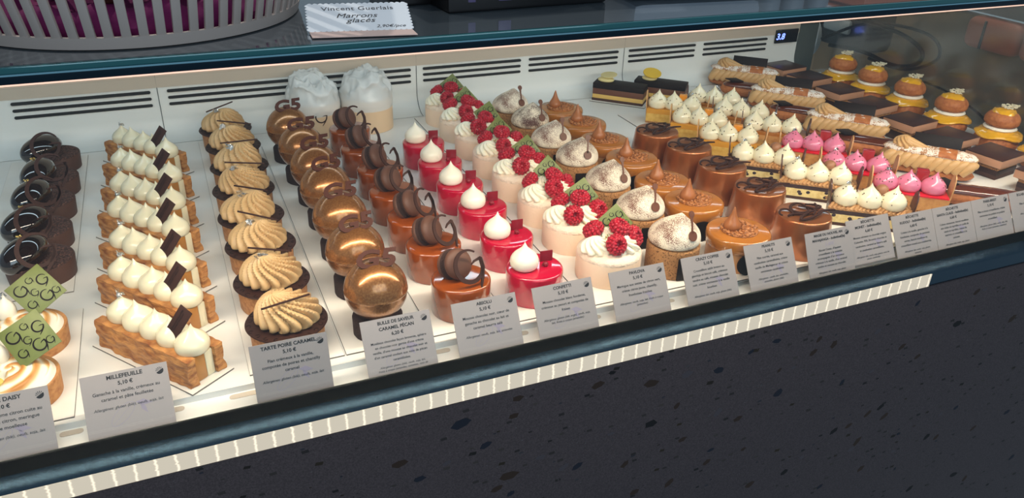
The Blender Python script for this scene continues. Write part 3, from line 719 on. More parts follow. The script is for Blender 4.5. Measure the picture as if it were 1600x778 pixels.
place(p, [(.2555, .7150, BZ, 0), (.2530, .8040, BZ, 20), (.2520, .8840, BZ, 28), (.2500, .9680, BZ, 14), (.2535, 1.0520, BZ, 26), (.2490, 1.1400, BZ, 30), (.2500, 1.2300, BZ, 16)],
      ['amber glazed round cake carrying a chocolate macaron, %s of its row' % s for s in ords(7)], 'cake', 'amber cakes with macarons')

# ------------------------------------------------------------------ 7 red glazed cake
def make_confetti():
    t = root('red_glazed_cake')
    MB().lathe(puck(.0328, .0375, .0035), 64).build('glazed_body', 'red_glaze', t, sharp=60)
    k = MB(); kiss_mb(k, .0165, .0315, T(-.0125, .001, .0370), (0, 0), 32, .01); k.build('cream_kiss', 'kiss_white', t)
    m = MB(); m.box((.0165, .008, .0440), (.0150, .0015, .0135), .0003, RZ(-6)); m.build('red_plaque', 'red_choc', t)
    m = MB(); m.ico((.0115, -.0045, .0400), .0034, 3); m.build('red_pearl', 'red_choc', t)
    return t
p = make_confetti()
place(p, [(.3440, .7140, BZ, 0), (.3450, .7985, BZ, 4), (.3475, .8880, BZ, 2), (.3450, .9680, BZ, -6), (.3450, 1.0550, BZ, -14), (.3462, 1.1400, BZ, -4)],
      ['bright red glazed round cake with white cream kiss, %s of its row' % s for s in ords(6)], 'cake', 'red glazed cakes')

# ------------------------------------------------------------------ 8 raspberry pavlova
rb = MB()
prof = catmull([(.0030, .0085), (.0042, .0120), (.0068, .0128), (.0092, .0100), (.0098, .0060), (.0085, .0025), (.0050, .0004)], 2)
rb.lathe([(0, .0070)] + prof + [(0, 0)], 20)
for r_, z, n, s in ((.0050, .0126, 9, .0020), (.0078, .0112, 13, .0022), (.0095, .0082, 15, .0023), (.0096, .0048, 15, .0023), (.0078, .0020, 12, .0022), (.0035, .0102, 6, .0016)):
    for k in range(n):
        a = 2*PI*(k+.5*(z*1000 % 2 > 1))/n; rb.ico((r_*math.cos(a), r_*math.sin(a), z), s, 1)
rasp0 = rb.build('raspberry', 'raspberry', None, sharp=80); RASP = rasp0.data; bpy.data.objects.remove(rasp0)
def berry(parent, x, y, z, e, s=1.0):
    o = bpy.data.objects.new('raspberry', RASP); COL.objects.link(o); o.parent = parent; o.location = (x, y, z); o.rotation_euler = [math.radians(q) for q in e]; o.scale = (s,)*3
def make_pavlova(v):
    t = root('raspberry_pavlova')
    m = MB(); m.lathe([(0, 0), (.0385, 0), (.0392, .002), (.0392, .0285), (.0385, .0305)] , 60, None, lambda co, a, q: Vector((co.x*(1+.006*nz(co, 60)), co.y*(1+.006*nz(co, 60)), co.z))); m.build('meringue_shell', 'pavlova_shell', t)
    m = MB(); pr = [(.0388, .0296), (.0392, .0320), (.0378, .0350), (.0340, .0372)] + [(.030-.003*i, .0385) for i in range(10)] + [(0, .0385)]
    m.lathe(pr, 72, None, lambda co, a, q: co + Vector((0, 0, .0013*nz(co, 210)+.0010*nz(co, 500)))); m.build('cracked_top', 'pavlova_top', t, sharp=70)
    for i, (x, y, r_, a) in enumerate(((-.020, -.004, .0175, 0), (.013, -.010, .0185, 60), (.004, .014, .0175, 130))):
        c = MB(); rosette_mb(c, r_*1.06, .0195, T(x, y, .0360) @ RZ(a+v*30) @ RX(-5), 9, 2.2, .22, 96); c.build('cream_rosette', 'chantilly', t)
    rnd = random.Random(v)
    for (x, y, z, e) in ((-.006, -.0165, .0475, (62, 0, 8)), (.008, .002, .0545, (20, 10, 0)), (.0245, -.002, .0445, (50, 35, 10)), (-.012, .013, .0480, (-20, -30, 0))):
        berry(t, x+rnd.uniform(-.002, .002), y+rnd.uniform(-.002, .002), z, [q+rnd.uniform(-14, 14) for q in e], rnd.uniform(1.08, 1.22))
    ps = MB()
    for i in range(16):
        a = rnd.random()*6.28; d = .006+.020*rnd.random()
        ps.box((0, 0, 0), (.0022, .0013, .0010), .0002, T(d*math.cos(a), -.004+d*math.sin(a)*.7, .0545-.5*d*d/.020*1.2) @ Euler((rnd.random()*3, rnd.random()*3, rnd.random()*3)).to_matrix().to_4x4(), 1)
    pb = ps.build('pistachio_bits', 'pistachio', t); pb['kind'] = 'stuff'
    green_plaque(t, T(.0150, .0170, .0600) @ RZ(-14) @ RX(62) @ RZ(38), .0315, 5+v)
    return t
pv = [(.4480, .7260), (.4445, .8150), (.4440, .8950), (.4420, .9840), (.4440, 1.0700), (.4440, 1.1520), (.4450, 1.2350), (.4460, 1.3170)]
po = ords(8); vs = [make_pavlova(i) for i in range(3)]
for i in range(3):
    idx = [k for k in range(8) if k % 3 == i]
    place(vs[i], [(pv[k][0], pv[k][1], BZ, (0, -10, 12, -6, 16, -14, 8, 0)[k]) for k in idx], ['round raspberry pavlova with green plaque, %s of its row' % po[k] for k in idx], 'cake', 'raspberry pavlovas')

# ------------------------------------------------------------------ 9 coffee cake with cocoa-dusted dome
def make_coffee(mat, bx):
    t = root('coffee_cake')
    m = MB(); m.lathe(puck(.0322, .0375, .003), 60, None, lambda co, a, q: co*(1+.006*nz(co, 200)) if co.z > .001 else co); m.build('sponge_body', 'coffee_sponge', t, sharp=60)
    k = MB(); kp = [(0, 0), (.78, 0), (.97, .10), (1.0, .25), (.93, .42), (.76, .58), (.53, .73), (.30, .86), (.12, .97), (0, 1.03)]
    prof = catmull(kp[1:], 3); R, H_ = .0318, .0370
    prof = [(0, 0)] + [(r_*R, z*H_) for r_, z in prof[:-1] if r_ > 1e-4] + [(0, 1.03*H_)]
    k.lathe(prof, 48, T(0, 0, .0365), lambda co, a, q: Vector((co.x*(1+.04*nz((math.cos(a), math.sin(a), bx*50+co.z*20), 1.2)) + bx*(max(0, co.z)/H_)**2.2, co.y*(1+.04*nz((math.cos(a), math.sin(a), co.z*20), 1.2)), co.z)))
    k.build('cream_dome', mat, t)
    # chocolate pin: round head, bar, oval foot
    m = MB(); M = T(.0060, -.0275, .0560) @ RZ(10) @ RX(62)
    m.lathe([(0, -.0007), (.0062, -.0007), (.0062, .0007), (0, .0007)], 24, M)
    m.ribbon([(.000, .003), (.0022, .010), (.0038, .017), (.0048, .0225)], [.0026, .0018, .0022, .004], .0014, M @ T(0, 0, -.0007))
    m.lathe([(0, -.0007), (.0040, -.0007), (.0040, .0007), (0, .0007)], 20, M @ T(.0055, .0255, 0)); m.build('chocolate_pin', 'choc_milk', t)
    m = MB(); M = RZ(-97) @ T(.0326, 0, .0155)
    m.box((0, 0, 0), (.0018, .0165, .029), .0003, M); m.build('side_plaque', 'choc_black', t)
    return t
cf = [(.5290, .7110), (.5330, .7970), (.5370, .8900), (.5370, .9850), (.5330, 1.0660), (.5380, 1.1580), (.5370, 1.2410)]
co_ = ords(7); pa = make_coffee('coffee_cream', .006); pb_ = make_coffee('coffee_cream_heavy', .004)
place(pa, [(cf[k][0], cf[k][1], BZ, (0, -4, 6, -8, 2, 0, 8)[k]) for k in (0, 1, 2, 3, 4, 6)], ['coffee cake with pointed cream dome and chocolate pin, %s of its row' % co_[k] for k in (0, 1, 2, 3, 4, 6)], 'cake', 'cocoa dusted coffee cakes')
place(pb_, [(cf[5][0], cf[5][1], BZ, 6)], ['coffee cake whose cream dome is thickly dusted with dark cocoa, next to rearmost'], 'cake', 'cocoa dusted coffee cakes')

# ------------------------------------------------------------------ 10 caramel peanut cake
def make_peanut():
    t = root('peanut_caramel_cake')
    MB().lathe([(0, 0), (.0362, 0), (.0370, .001), (.0372, .0290), (0, .0290)], 56).build('mousse_body', 'caramel_body', t)
    MB().lathe([(0, .026), (.0384, .026), (.0394, .0275), (.0400, .0360), (.0396, .0400), (.0384, .0422), (.0360, .0430), (0, .0430)], 64).build('caramel_glaze', 'caramel_glaze', t, sharp=60)
    m = MB(); rnd = random.Random(5); m.lathe([(0, .0428), (.0232, .0428), (.0235, .0440), (.0225, .0452), (0, .0452)], 40)
    for i in range(120):
        a = rnd.random()*6.28; d = .0225*math.sqrt(rnd.random()); P = [(rnd.uniform(-.003, .003), rnd.uniform(-.003, .003)) for _ in range(3)]
        m.ico((d*math.cos(a), d*math.sin(a), .0456), .0021, 1, (1.6, .8, .9), None, Euler((0, rnd.uniform(-.4, .4), rnd.random()*3)).to_matrix().to_4x4())
    m.build('nut_disc', 'peanut_disc', t, sharp=50)
    k = MB(); kp = [(0, 0), (.85, 0), (1, .12), (.92, .28), (.62, .46), (.40, .62), (.24, .80), (.10, .96), (0, 1.02)]
    prof = [(0, 0)] + [(r_*.0105, z*.029) for r_, z in catmull(kp[1:], 3)[:-1] if r_ > 1e-4] + [(0, .0296)]
    k.lathe(prof, 24, T(-.0095, .003, .0448)); k.build('caramel_kiss', 'caramel_kiss', t)
    m = MB(); m.lathe([(0, 0), (.0145, 0), (.0145, .0014), (0, .0014)], 36, RZ(-104) @ T(.0385, 0, .0150) @ RY(90)); m.build('side_disc', 'choc_black', t)
    return t
pn = [(.6165, .7000), (.6155, .7950), (.6130, .8680), (.6160, .9580), (.6140, 1.0400), (.6190, 1.1240), (.6170, 1.2050)]
p = make_peanut()
place(p, [(x, y, BZ, a) for (x, y), a in zip(pn, (0, 0, 5, -4, 2, -6, 0))], ['caramel peanut cake with crunchy disc, %s of its row' % s for s in ords(7)], 'cake', 'caramel peanut cakes')

# ------------------------------------------------------------------ 11 copper cake with chocolate scroll
def make_copper():
    t = root('copper_cake')
    MB().lathe(puck(.0345, .0500, .0026, .0006, .0402), 64).build('pearl_body', 'copper_pearl', t, sharp=60)
    m = MB(); M = T(.002, .000, .0505) @ RZ(-2)
    def loop(cx, cy, rx, ry, a0, a1, n=24, rot=0, z=0):
        out = []
        for i in range(n):
            a = math.radians(a0+(a1-a0)*i/(n-1)); x, y = rx*math.cos(a), ry*math.sin(a); c, s = math.cos(math.radians(rot)), math.sin(math.radians(rot))
            out.append((cx+x*c-y*s, cy+x*s+y*c, z+.0012*math.sin(a*1.5)))
        return out
    w = lambda n, b=.0030: [b*(.45+.55*math.sin(PI*(i+.5)/n)) for i in range(n)]
    for P, b in ((loop(-.026, .006, .0085, .0090, 200, -60), .0028),
                 (loop(-.003, .009, .0105, .0140, 0, 360, 30, -20, .001), .0034),
                 (loop(-.003, -.0135, .020, .0055, 40, 330, 30, 12, .002), .0036),
                 ([(.010+.030*q-.004, -.0135+.004*math.sin(q*3), .0025) for q in [i/11 for i in range(12)]], .0040),
                 ([(-.032+.030*q, -.004+.003*math.sin(q*5), .001) for q in [i/11 for i in range(12)]], .0036),
                 ([(-.002+.013*math.sin(q*PI), -.012+.028*q-.003, .0028) for q in [i/13 for i in range(14)]], .0032),
                 (loop(.018, .006, .0080, .0075, 170, 430, 24, 0, .002), .0030),
                 ([(.008+.006*q, .012-.012*q, .004+.004*q) for q in [i/5 for i in range(6)]], .0030),
                 ([(.012+.012*q, -.002+.014*q*q, .003) for q in [i/7 for i in range(8)]], .0030)):
        m.ribbon(P, w(len(P), b), .0016, M)
    m.build('chocolate_scroll', 'choc_dark', t)
    return t
cp = [(.7170, .6990), (.7190, .7890), (.7180, .8740), (.7165, .9570), (.7060, 1.0330)]
p = make_copper()
place(p, [(x, y, BZ, a) for (x, y), a in zip(cp, (2, 0, -3, 4, 8))], ['copper pearl tapered cake with dark chocolate scroll, %s of its row' % s for s in ords(5)], 'cake', 'copper cakes')

# ------------------------------------------------------------------ 12 small log cakes
def oval_plaque(t, x, mat, tilt=0, h=.056):
    m = MB(); P = [(.0165*math.sin(a)*(.75+.25*abs(math.cos(a))), h/2*math.cos(a)) for a in [2*PI*i/28 for i in range(28)]]
    m.prism(P, -.0008, .0008, T(x, 0, h/2) @ RY(tilt) @ RZ(90) @ RX(90)); return m.build('oval_plaque', mat, t)
def kisses(t, mat, z, xs_, r=.0174, h=.0335, specks=None, leaf=None):
    for i, x in enumerate(xs_):
        k = MB(); kiss_mb(k, r, h, T(x, -.001, z) @ RZ(i*50), (.0015*math.cos(i*2+1), .0015*math.sin(i*2+1)), 28, .04, i*2); ks = k.build('cream_kiss', mat, t)
        if leaf is not None and i == leaf:
            l = MB(); leaf_mb(l, .0042, T(x, -.002, z+h*.93), 30+i); l.build('silver_leaf', 'silver_leaf', ks)
        if specks:
            s = MB(); rnd = random.Random(i*7+specks)
            for q in range(16):
                a = rnd.random()*6.28; zz = .35+.5*rnd.random(); rr = None
                for c, d in zip(KP, KP[1:]):
                    if c[1] <= zz <= d[1]: rr = c[0]
                if rr: s.ico((x+rr*r*math.cos(a), -.001+rr*r*math.sin(a), z+zz*h), .0007+.0004*rnd.random(), 1)
            sp = s.build('pepper_specks', 'pepper', ks); sp['kind'] = 'stuff'
LL, LW = .106, .0375
def layers(t, spec):
    z = 0
    for nm, mat, h, inset in spec:
        m = MB(); sd = z*1000+len(nm)
        m.grid_box((LL-inset, LW-inset, h), 30, 10, 2, lambda co: co + Vector((.0004*nz((co.y, co.z, sd), 200), .0005*nz((co.x, co.z, sd), 160), 0)), T(0, 0, z)); m.build(nm, mat, t, sharp=50); z += h-.0001
    return z
def make_mango():
    t = root('mango_log_cake'); z = layers(t, [('crust', 'coffee_sponge', .0035, 0), ('sponge', 'mango_sponge', .0150, .001), ('mango_glaze', 'mango_top', .0085, .0015)])
    kisses(t, 'kiss_cream', z-.0015, (-.035, -.006, .026), specks=3, leaf=2)
    m = MB(); m.box((.009, .011, z+.009), (.014, .012, .030), .001, None); m.build('mango_jelly', 'jelly_orange', t)
    oval_plaque(t, -LL/2-.001, 'oval_tan', -4); oval_plaque(t, LL/2+.001, 'oval_tan', 4); return t
def make_caramel_log():
    t = root('caramel_log_cake'); z = layers(t, [('crust', 'coffee_sponge', .0035, 0), ('sponge', 'caramel_sponge', .0200, .001), ('caramel_top', 'caramel_glaze', .0050, .0015)])
    kisses(t, 'kiss_cream', z-.0015, (-.035, -.005, .027), specks=9, leaf=1)
    m = MB(); m.ico((.011, .012, z+.008), .0075, 2, (1.3, .8, .7), None, RZ(30)); m.build('almond', 'almond', t)
    m = MB(); m.ico((-.020, .014, z+.007), .0075, 2, (1.3, .8, .7), None, RZ(80)); m.build('almond', 'almond', t)
    oval_plaque(t, -LL/2-.001, 'oval_dark', -4); oval_plaque(t, LL/2+.001, 'oval_dark', 4); return t
def make_blue():
    t = root('blueberry_log_cake'); z = layers(t, [('crust', 'layer_crust', .0045, 0), ('cream_cake', 'blue_sponge', .0125, .001), ('berry_layer', 'berry_layer', .0055, .0005)])
    rnd = random.Random(3); b = MB()
    for i in range(9): b.ico((rnd.uniform(-.048, .048), -LW/2+.001, .007+rnd.random()*.009), .0026, 2, (1.2, .6, 1))
    b.build('blueberries', 'berry', t)
    b = MB()                                                   # braided biscuit top
    for i in range(19):
        x = -.049+i*.0055
        for s_ in (-1, 1): b.tube([(x-.006, s_*.0180, z+.0022), (x, s_*.009, z+.0055), (x+.006, 0, z+.0035)], [.0022, .0031, .0022], 8)
    b.box((0, 0, z+.0015), (LL-.001, LW-.002, .004), .001)
    b.build('braided_top', 'braid', t); z += .006
    kisses(t, 'kiss_cream', z-.0015, (-.034, -.003, .028), specks=5, leaf=0)
    m = MB(); m.ico((.013, .0115, z+.019), .0088, 3, (1, 1, .95)); m.build('hazelnut', 'hazelnut', t)
    oval_plaque(t, -LL/2-.001, 'oval_dark', -5, .060); oval_plaque(t, LL/2+.001, 'oval_dark', 5); return t
def make_pink():
    t = root('pink_log_cake'); z = layers(t, [('crust', 'coffee_sponge', .0035, 0), ('sponge', 'caramel_sponge', .0210, .001)])
    m = MB(); m.box((0, 0, z+.0012), (LL-.004, LW+.003, .0028), .0006); m.build('red_glaze', 'red_plate', t); z += .0026
    kisses(t, 'pink_kiss', z-.001, (-.034, -.003, .030), .0172, .031, specks=6, leaf=0)
    m = MB(); m.box((.0145, .0125, z+.014), (.0165, .012, .028), .001, None); m.build('raspberry_jelly', 'jelly_red', t)
    oval_plaque(t, -LL/2-.001, 'oval_tan', -3); oval_plaque(t, LL/2+.001, 'oval_tan', 3); return t
board(.762, 1.005, .655, 1.25, 'large white board under the two columns of small log cakes')
A = -39
place(make_mango(), [(.8350, 1.0060, BZ, A), (.8370, 1.0910, BZ, A-1), (.8410, 1.1760, BZ, A+1)], ['yellow mango log cake with three cream kisses, %s of the yellow ones' % s for s in ('nearest', 'middle', 'rearmost')], 'cake', 'mango log cakes')
place(make_blue(), [(.8580, .7230, BZ, A+2), (.8540, .8200, BZ, A), (.8260, .9080, BZ, A-1)], ['braided blueberry log cake with cream kisses, %s of three' % s for s in ('nearest the cards', 'middle', 'rearmost')], 'cake', 'blueberry log cakes')
place(make_caramel_log(), [(.9330, 1.0170, BZ, A), (.9300, 1.0980, BZ, A+1), (.9300, 1.1780, BZ, A-1)], ['caramel log cake with dark ovals and almonds, %s of three' % s for s in ('nearest', 'middle', 'rearmost')], 'cake', 'caramel log cakes')
place(make_pink(), [(.9580, .7480, BZ, A), (.9420, .8360, BZ, A+1), (.9400, .9270, BZ, A-1)], ['log cake with glossy pink kisses on red glaze, %s of three' % s for s in ('nearest the cards', 'middle', 'rearmost')], 'cake', 'pink log cakes')

# ------------------------------------------------------------------ 13 cream filled eclair
def capsule_body(mb, L_, w, z0, h, M=None, seed=0, top=True, crack=.0012):
    """rounded finger: half-ellipse section swept with closed ends"""
    n, s = 36, 20; rings = []
    for i in range(n+1):
        u = -1+2*i/n; x = u*L_/2; k = math.sqrt(max(0, 1-abs(u)**5)); ring = []
        for j in range(s):
            a = 2*PI*j/s; y = math.cos(a)*w/2*k; zz = math.sin(a)*h/2*k + h/2
            co = Vector((x, y, z0+zz)); d = crack*nz(co+Vector((seed, 0, 0)), 140); co.z += d*(1 if zz > h/2 else .3); co.y += d*.5
            ring.append(mb.bm.verts.new((M @ co) if M else co))
        rings.append(ring)
    for a, b in zip(rings, rings[1:]):
        for j in range(s):
            q = (j+1) % s; mb.bm.faces.new((a[j], a[q], b[q], b[j]))
    mb.bm.faces.new(rings[0][::-1]); mb.bm.faces.new(rings[-1]); return mb
def make_pb():
    t = root('cream_filled_eclair'); L_ = .142
    MB.build(capsule_body(MB(), L_, .037, 0, .018, None, 2), 'choux_base', 'choux', t, sharp=80)
    c = MB()                                                   # thick piped rope of overlapping shells
    for s_ in (-1, 1):
        for i in range(11):
            x = -.058+i*.0116; P = []
            for q in range(9):
                u = q/8; P.append((x-.008+.020*u, s_*(.0175-.006*u), .014+.0165*math.sin(u*PI*.62)))
            c.tube(P, [.0035+.0048*math.sin(PI*(.15+.8*q/8)) for q in range(9)], 12)
    c.box((0, 0, .022), (L_*.88, .026, .016), .004); c.build('piped_cream', 'praline_cream', t, sharp=80)
    m = MB(); capsule_body(m, L_*.98, .0345, .0290, .0165, None, 5, True, .0022); tp = m.build('choux_lid', 'powder_sugar_top', t, sharp=80)
    m = MB(); n = 20                                           # bare band where no sugar fell
    rr = []
    for i in range(2):
        x = .012+.026*i; rr.append([(x, math.cos(PI*j/n)*.0177, .0372+math.sin(PI*j/n)*.0091) for j in range(n+1)])
    for j in range(n): m.bm.faces.new([m.bm.verts.new(v) for v in (rr[0][j], rr[0][j+1], rr[1][j+1], rr[1][j])])
    bmesh.ops.remove_doubles(m.bm, verts=m.bm.verts, dist=.0001); bmesh.ops.solidify(m.bm, geom=m.bm.faces[:], thickness=.0007); m.build('bare_band', 'choux', tp, sharp=60)
    c = MB(); rosette_mb(c, .0165, .0185, T(-.040, 0, .0400) @ RY(8), 8, 3.0, .2, 72)
    P = [(-.036+.036*u, -.004*u, .0500-.0080*u) for u in [i/8 for i in range(9)]]
    for k, (dy, dz) in enumerate(((0, .002), (.005, -.001), (-.005, -.001), (0, -.004))): c.tube([(x, y+dy*(1-i/9), z+dz) for i, (x, y, z) in enumerate(P)], [.0060*(1-i/10) for i in range(9)], 10)
    c.build('cream_rosette', 'praline_cream', t, sharp=80)
    m = MB(); m.box((0, 0, 0), (.070, .0016, .021), .0003, T(.008, .0215, .0490) @ RX(-28)); m.build('dark_plaque', 'choc_black', t)
    return t
p = make_pb()
place(p, [(1.0900, .8330, .0005, -50), (1.0850, 1.0080, .0005, -48), (1.0900, 1.1720, .0005, -44), (1.1080, 1.3280, .0005, -43)],
      ['sugar dusted eclair with piped cream and beige rosette, %s of four' % s for s in ('nearest the cards', 'second nearest', 'third nearest', 'rearmost')], 'eclair', 'cream filled eclairs')
def make_glazed():
    t = root('glazed_eclair')
    MB.build(capsule_body(MB(), .150, .040, 0, .026, None, 9), 'choux_body', 'choux', t, sharp=80)
    m = MB(); capsule_body(m, .140, .0345, .0150, .0145, None, 4, True, .0004); m.build('glaze', 'brown_glaze', t, sharp=80)
    m = MB(); m.box((-.048, .000, .0315), (.027, .027, .0014), .0003, T(-.048, 0, .0315) @ RZ(42) @ RY(4) @ T(.048, 0, -.0315)); m.build('square_plaque', 'choc_black', t)
    return t
p = make_glazed()
place(p, [(1.0620, .7130, .0005, -41), (1.0770, .9290, .0005, -48), (1.0800, 1.0960, .0005, -46), (1.0880, 1.2540, .0005, -43.5)],
      ['brown glazed eclair with a dark square, %s of four' % s for s in ('nearest the cards', 'second nearest', 'third nearest', 'rearmost')], 'eclair', 'glazed eclairs')

# ------------------------------------------------------------------ 14 layered square
def make_slab():
    t = root('chocolate_square_cake')
    for nm, mat, s_, z0, h in (('crust', 'layer_crust', .056, 0, .007), ('dark_mousse', 'choc_dark', .057, .007, .008), ('crisp_layer', 'coffee_sponge', .056, .015, .004), ('dark_layer', 'choc_dark', .058, .019, .005), ('milk_slab', 'milk_slab', .070, .022, .0125), ('dark_glaze', 'slab_top', .0705, .0345, .0015)):
        m = MB(); m.box((0, 0, z0+h/2), (s_, s_*.86, h), .0004); m.build(nm, mat, t)
    return t
sy = [(1.2030, .7130), (1.2010, .8010), (1.1990, .8860), (1.1990, .9720), (1.2060, 1.0680), (1.2120, 1.1600), (1.2160, 1.2520), (1.2200, 1.3350)]
p = make_slab()
place(p, [(x, y, .0005, a) for (x, y), a in zip(sy, (8, 9, 7, 8, 9, 6, 8, 7))], ['layered chocolate square with dark top and milk slab, %s of its row' % s for s in ords(8)], 'cake', 'chocolate square cakes')

# ------------------------------------------------------------------ 15 choux religieuse
def make_religieuse():
    t = root('double_choux_bun')
    wob = lambda k: (lambda co, a, q: co*(1+k*nz(co, 70)+k*.4*nz(co, 260)) if co.z > .002 else co)
    MB().lathe([(0, 0), (.024, 0)] + catmull([(.030, .004), (.0335, .013), (.0315, .022), (.026, .028)], 4) + [(0, .030)], 44, None, wob(.05)).build('lower_bun', 'choux', t)
    m = MB(); m.lathe([(0, .026), (.0355, .0262)] + catmull([(.0366, .0272), (.0352, .0300), (.0290, .0330), (.0220, .0350)], 3) + [(0, .0350)], 60, None,
        lambda co, a, q: Vector((co.x*(1+.07*math.sin(a*5+1)*nz((math.cos(a), math.sin(a), 2), 1.5)), co.y*(1+.07*math.sin(a*4)), co.z - (.0016*(1+math.sin(a*4+.5)) if math.hypot(co.x, co.y) > .03 else 0)))); m.build('yellow_skirt', 'yellow_glaze', t)
    MB().lathe([(0, .0340)] + catmull([(.0225, .0345), (.0255, .0375), (.0225, .0405)], 5) + [(0, .0405)], 40).build('cream_ring', 'white_ring', t)
    MB().lathe([(0, .0395)] + catmull([(.0180, .0398), (.0255, .0450), (.0262, .0530), (.0215, .0610), (.0130, .0650)], 4) + [(0, .0660)], 44, None, lambda co, a, q: co+Vector((co.x, co.y, 0))*(.04*nz(co, 90)-.035*math.exp(-((co.z-.0495)/.0012)**2))).build('upper_bun', 'choux', t)
    MB().lathe([(0, .0620), (.0185, .0600)] + catmull([(.0192, .0610), (.0165, .0655), (.0095, .0690)], 3) + [(0, .0700)], 40, None, lambda co, a, q: Vector((co.x*(1+.09*math.sin(a*5)), co.y*(1+.08*math.sin(a*3+1)), co.z - (.0018*math.sin(a*5) if math.hypot(co.x, co.y) > .015 else 0)))).build('yellow_cap', 'yellow_glaze', t)
    m = MB(); rnd = random.Random(2)
    for i in range(16):
        x, y = rnd.uniform(-.013, .013), rnd.uniform(-.007, .007); r_ = rnd.uniform(.0028, .0045); P = [(r_*math.cos(q/9*5.2+i), r_*math.sin(q/9*5.2+i), .0006*math.sin(q)) for q in range(10)]
        m.ribbon(P, .0021, .0012, T(.008+x, y-.001, .0712-.08*abs(x)*.6+.0006*(i % 3)) @ RX(rnd.uniform(-18, 18)) @ RY(rnd.uniform(-10, 18)))
    m.build('white_chocolate_lace', 'ivory_deco', t)
    return t
ch = [(1.2990, .7850), (1.3050, .8780), (1.2920, .9720), (1.2990, 1.0730), (1.2960, 1.1640), (1.3010, 1.2520)]
p = make_religieuse()
place(p, [(x, y, .0005, a, 1.05) for (x, y), a in zip(ch, (20, -15, 10, 0, -10, 14))], ['double choux bun with yellow glaze and white lace, %s of its row' % s for s in ords(6, 'rearmost beside the display')], 'pastry', 'double choux buns')

# ------------------------------------------------------------------ 16 layered bars
def make_opera(mat):
    t = root('layered_chocolate_bar')
    for nm, m_, z0, h, d in (('crust', 'layer_crust', 0, .005, .0), ('cream_layer', 'layer_cream', .005, .008, .0008), ('mousse_layer', 'layer_brown', .013, .0115, .0008), ('dark_glaze', 'choc_black', .0245, .0105, .0)):
        m = MB(); m.box((0, 0, z0+h/2), (.102-d, .037-d, h), .0006); m.build(nm, m_, t)
    return t
b1 = make_opera('ivory'); b2 = make_opera('lemon')
m = MB(); kiss_mb(m, .0165, .012, T(-.030, .002, .035) @ Matrix.Diagonal((1, .85, 1, 1))); m.build('cream_dot', 'ivory_oval', b1)
m = MB(); m.lathe([(0, 0), (.016, 0), (.016, .0013), (0, .0013)], 30, T(-.026, .006, .0465) @ RY(-3) @ RX(6)); m.build('ivory_disc', 'ivory_oval', b1)
m = MB(); kiss_mb(m, .0150, .012, T(-.024, .000, .035)); m.build('cream_dot', 'ivory_oval', b2)
m = MB(); m.lathe([(0, 0), (.0195, 0), (.0195, .0014), (0, .0014)], 34, T(-.020, .000, .0480) @ RZ(45) @ RX(24) @ Matrix.Diagonal((1, .8, 1, 1))); m.build('lemon_disc', 'lemon_oval', b2)
place(b1, [(.8080, 1.3250, BZ, -44)], ['layered bar with dark glaze, flat ivory disc, on its own board'], 'cake', 'layered chocolate bars')
place(b2, [(.8950, 1.3140, BZ, -44)], ['layered bar with dark glaze and tilted yellow disc, right of the other'], 'cake', 'layered chocolate bars')
for (x, y), s in (((.8080, 1.3230), 'left'), ((.8950, 1.3110), 'right')):
    b = board(-.056, .056, -.0235, .0235, 'slim white board under the %s layered bar' % s, rot=-44); b.location = (x, y, .0001)

# ------------------------------------------------------------------ 17 round tubs full of crumpled film
def make_tub(seed):
    t = root('round_tub')
    m = MB(); m.lathe([(.0440, 0), (.0450, 0), (.0450, .0575), (.0440, .0575), (.0440, .002), (0, .002)], 56, cap=False); w = m.build('tub_wall', 'tub_card', t)
    m = MB(); rnd = random.Random(seed); n = 30
    prof = [(.0435, .030)] + [(.0435*math.cos(i/n*PI/2)**.55*1.06, .046+.050*math.sin(i/n*PI/2)) for i in range(n)] + [(0, .096)]
    def fn(co, a, q):
        v = Vector((math.cos(a), math.sin(a), co.z*30+seed)); k = 1-abs(noise.noise(v*1.5))*2.2; k2 = 1-abs(noise.noise(v*3.0+Vector((3, 1, seed))))*2
        f = min(1, max(0, (co.z-.057)/.012)); r_ = 1+f*(.12*k+.05*k2-.08)
        dz = f*(.010*noise.noise(Vector((co.x, co.y, seed*.01))*40) + .007*(1-abs(noise.noise(Vector((co.x, co.y, seed*.01))*60))*2) + .003*(1-abs(noise.noise(Vector((co.x, co.y, seed*.02))*130))*2))
        return Vector((co.x*r_, co.y*r_, co.z+dz))
    m.lathe(prof, 90, None, fn, cap=False); m.build('crumpled_film', 'tissue', t, sharp=70)
    m = MB(); m.lathe([(.0432, .028), (.036, .056), (.024, .070), (0, .076)], 60, None, lambda co, a, q: co*(1+.10*nz(co, 60)), cap=False); m.build('inner_film', 'tissue', t, sharp=25)
    return t
t1 = make_tub(1); t2 = make_tub(8)
g = MB(); 
def wrap(mb, R, a_c):   # monogram bent onto the tub wall
    for v in mb.bm.verts:
        a = math.radians(a_c)+v.co.x/R; r_ = R+v.co.z; v.co = Vector((r_*math.cos(a), r_*math.sin(a), v.co.y))
G_mb(g, .0095, T(0, .040, 0), .22, .0004); wrap(g, .0451, -84); g.build('monogram', 'choc_dark', t1.children[0] if t1.children else t1)
place(t1, [(.2140, 1.3450, .0005, 0)], ['cream coloured round tub with printed G, stuffed with crumpled film'], 'tub', 'round tubs at the back wall')
place(t2, [(.3060, 1.3430, .0005, 0)], ['cream coloured round tub stuffed with crumpled film, the right one'], 'tub', 'round tubs at the back wall')

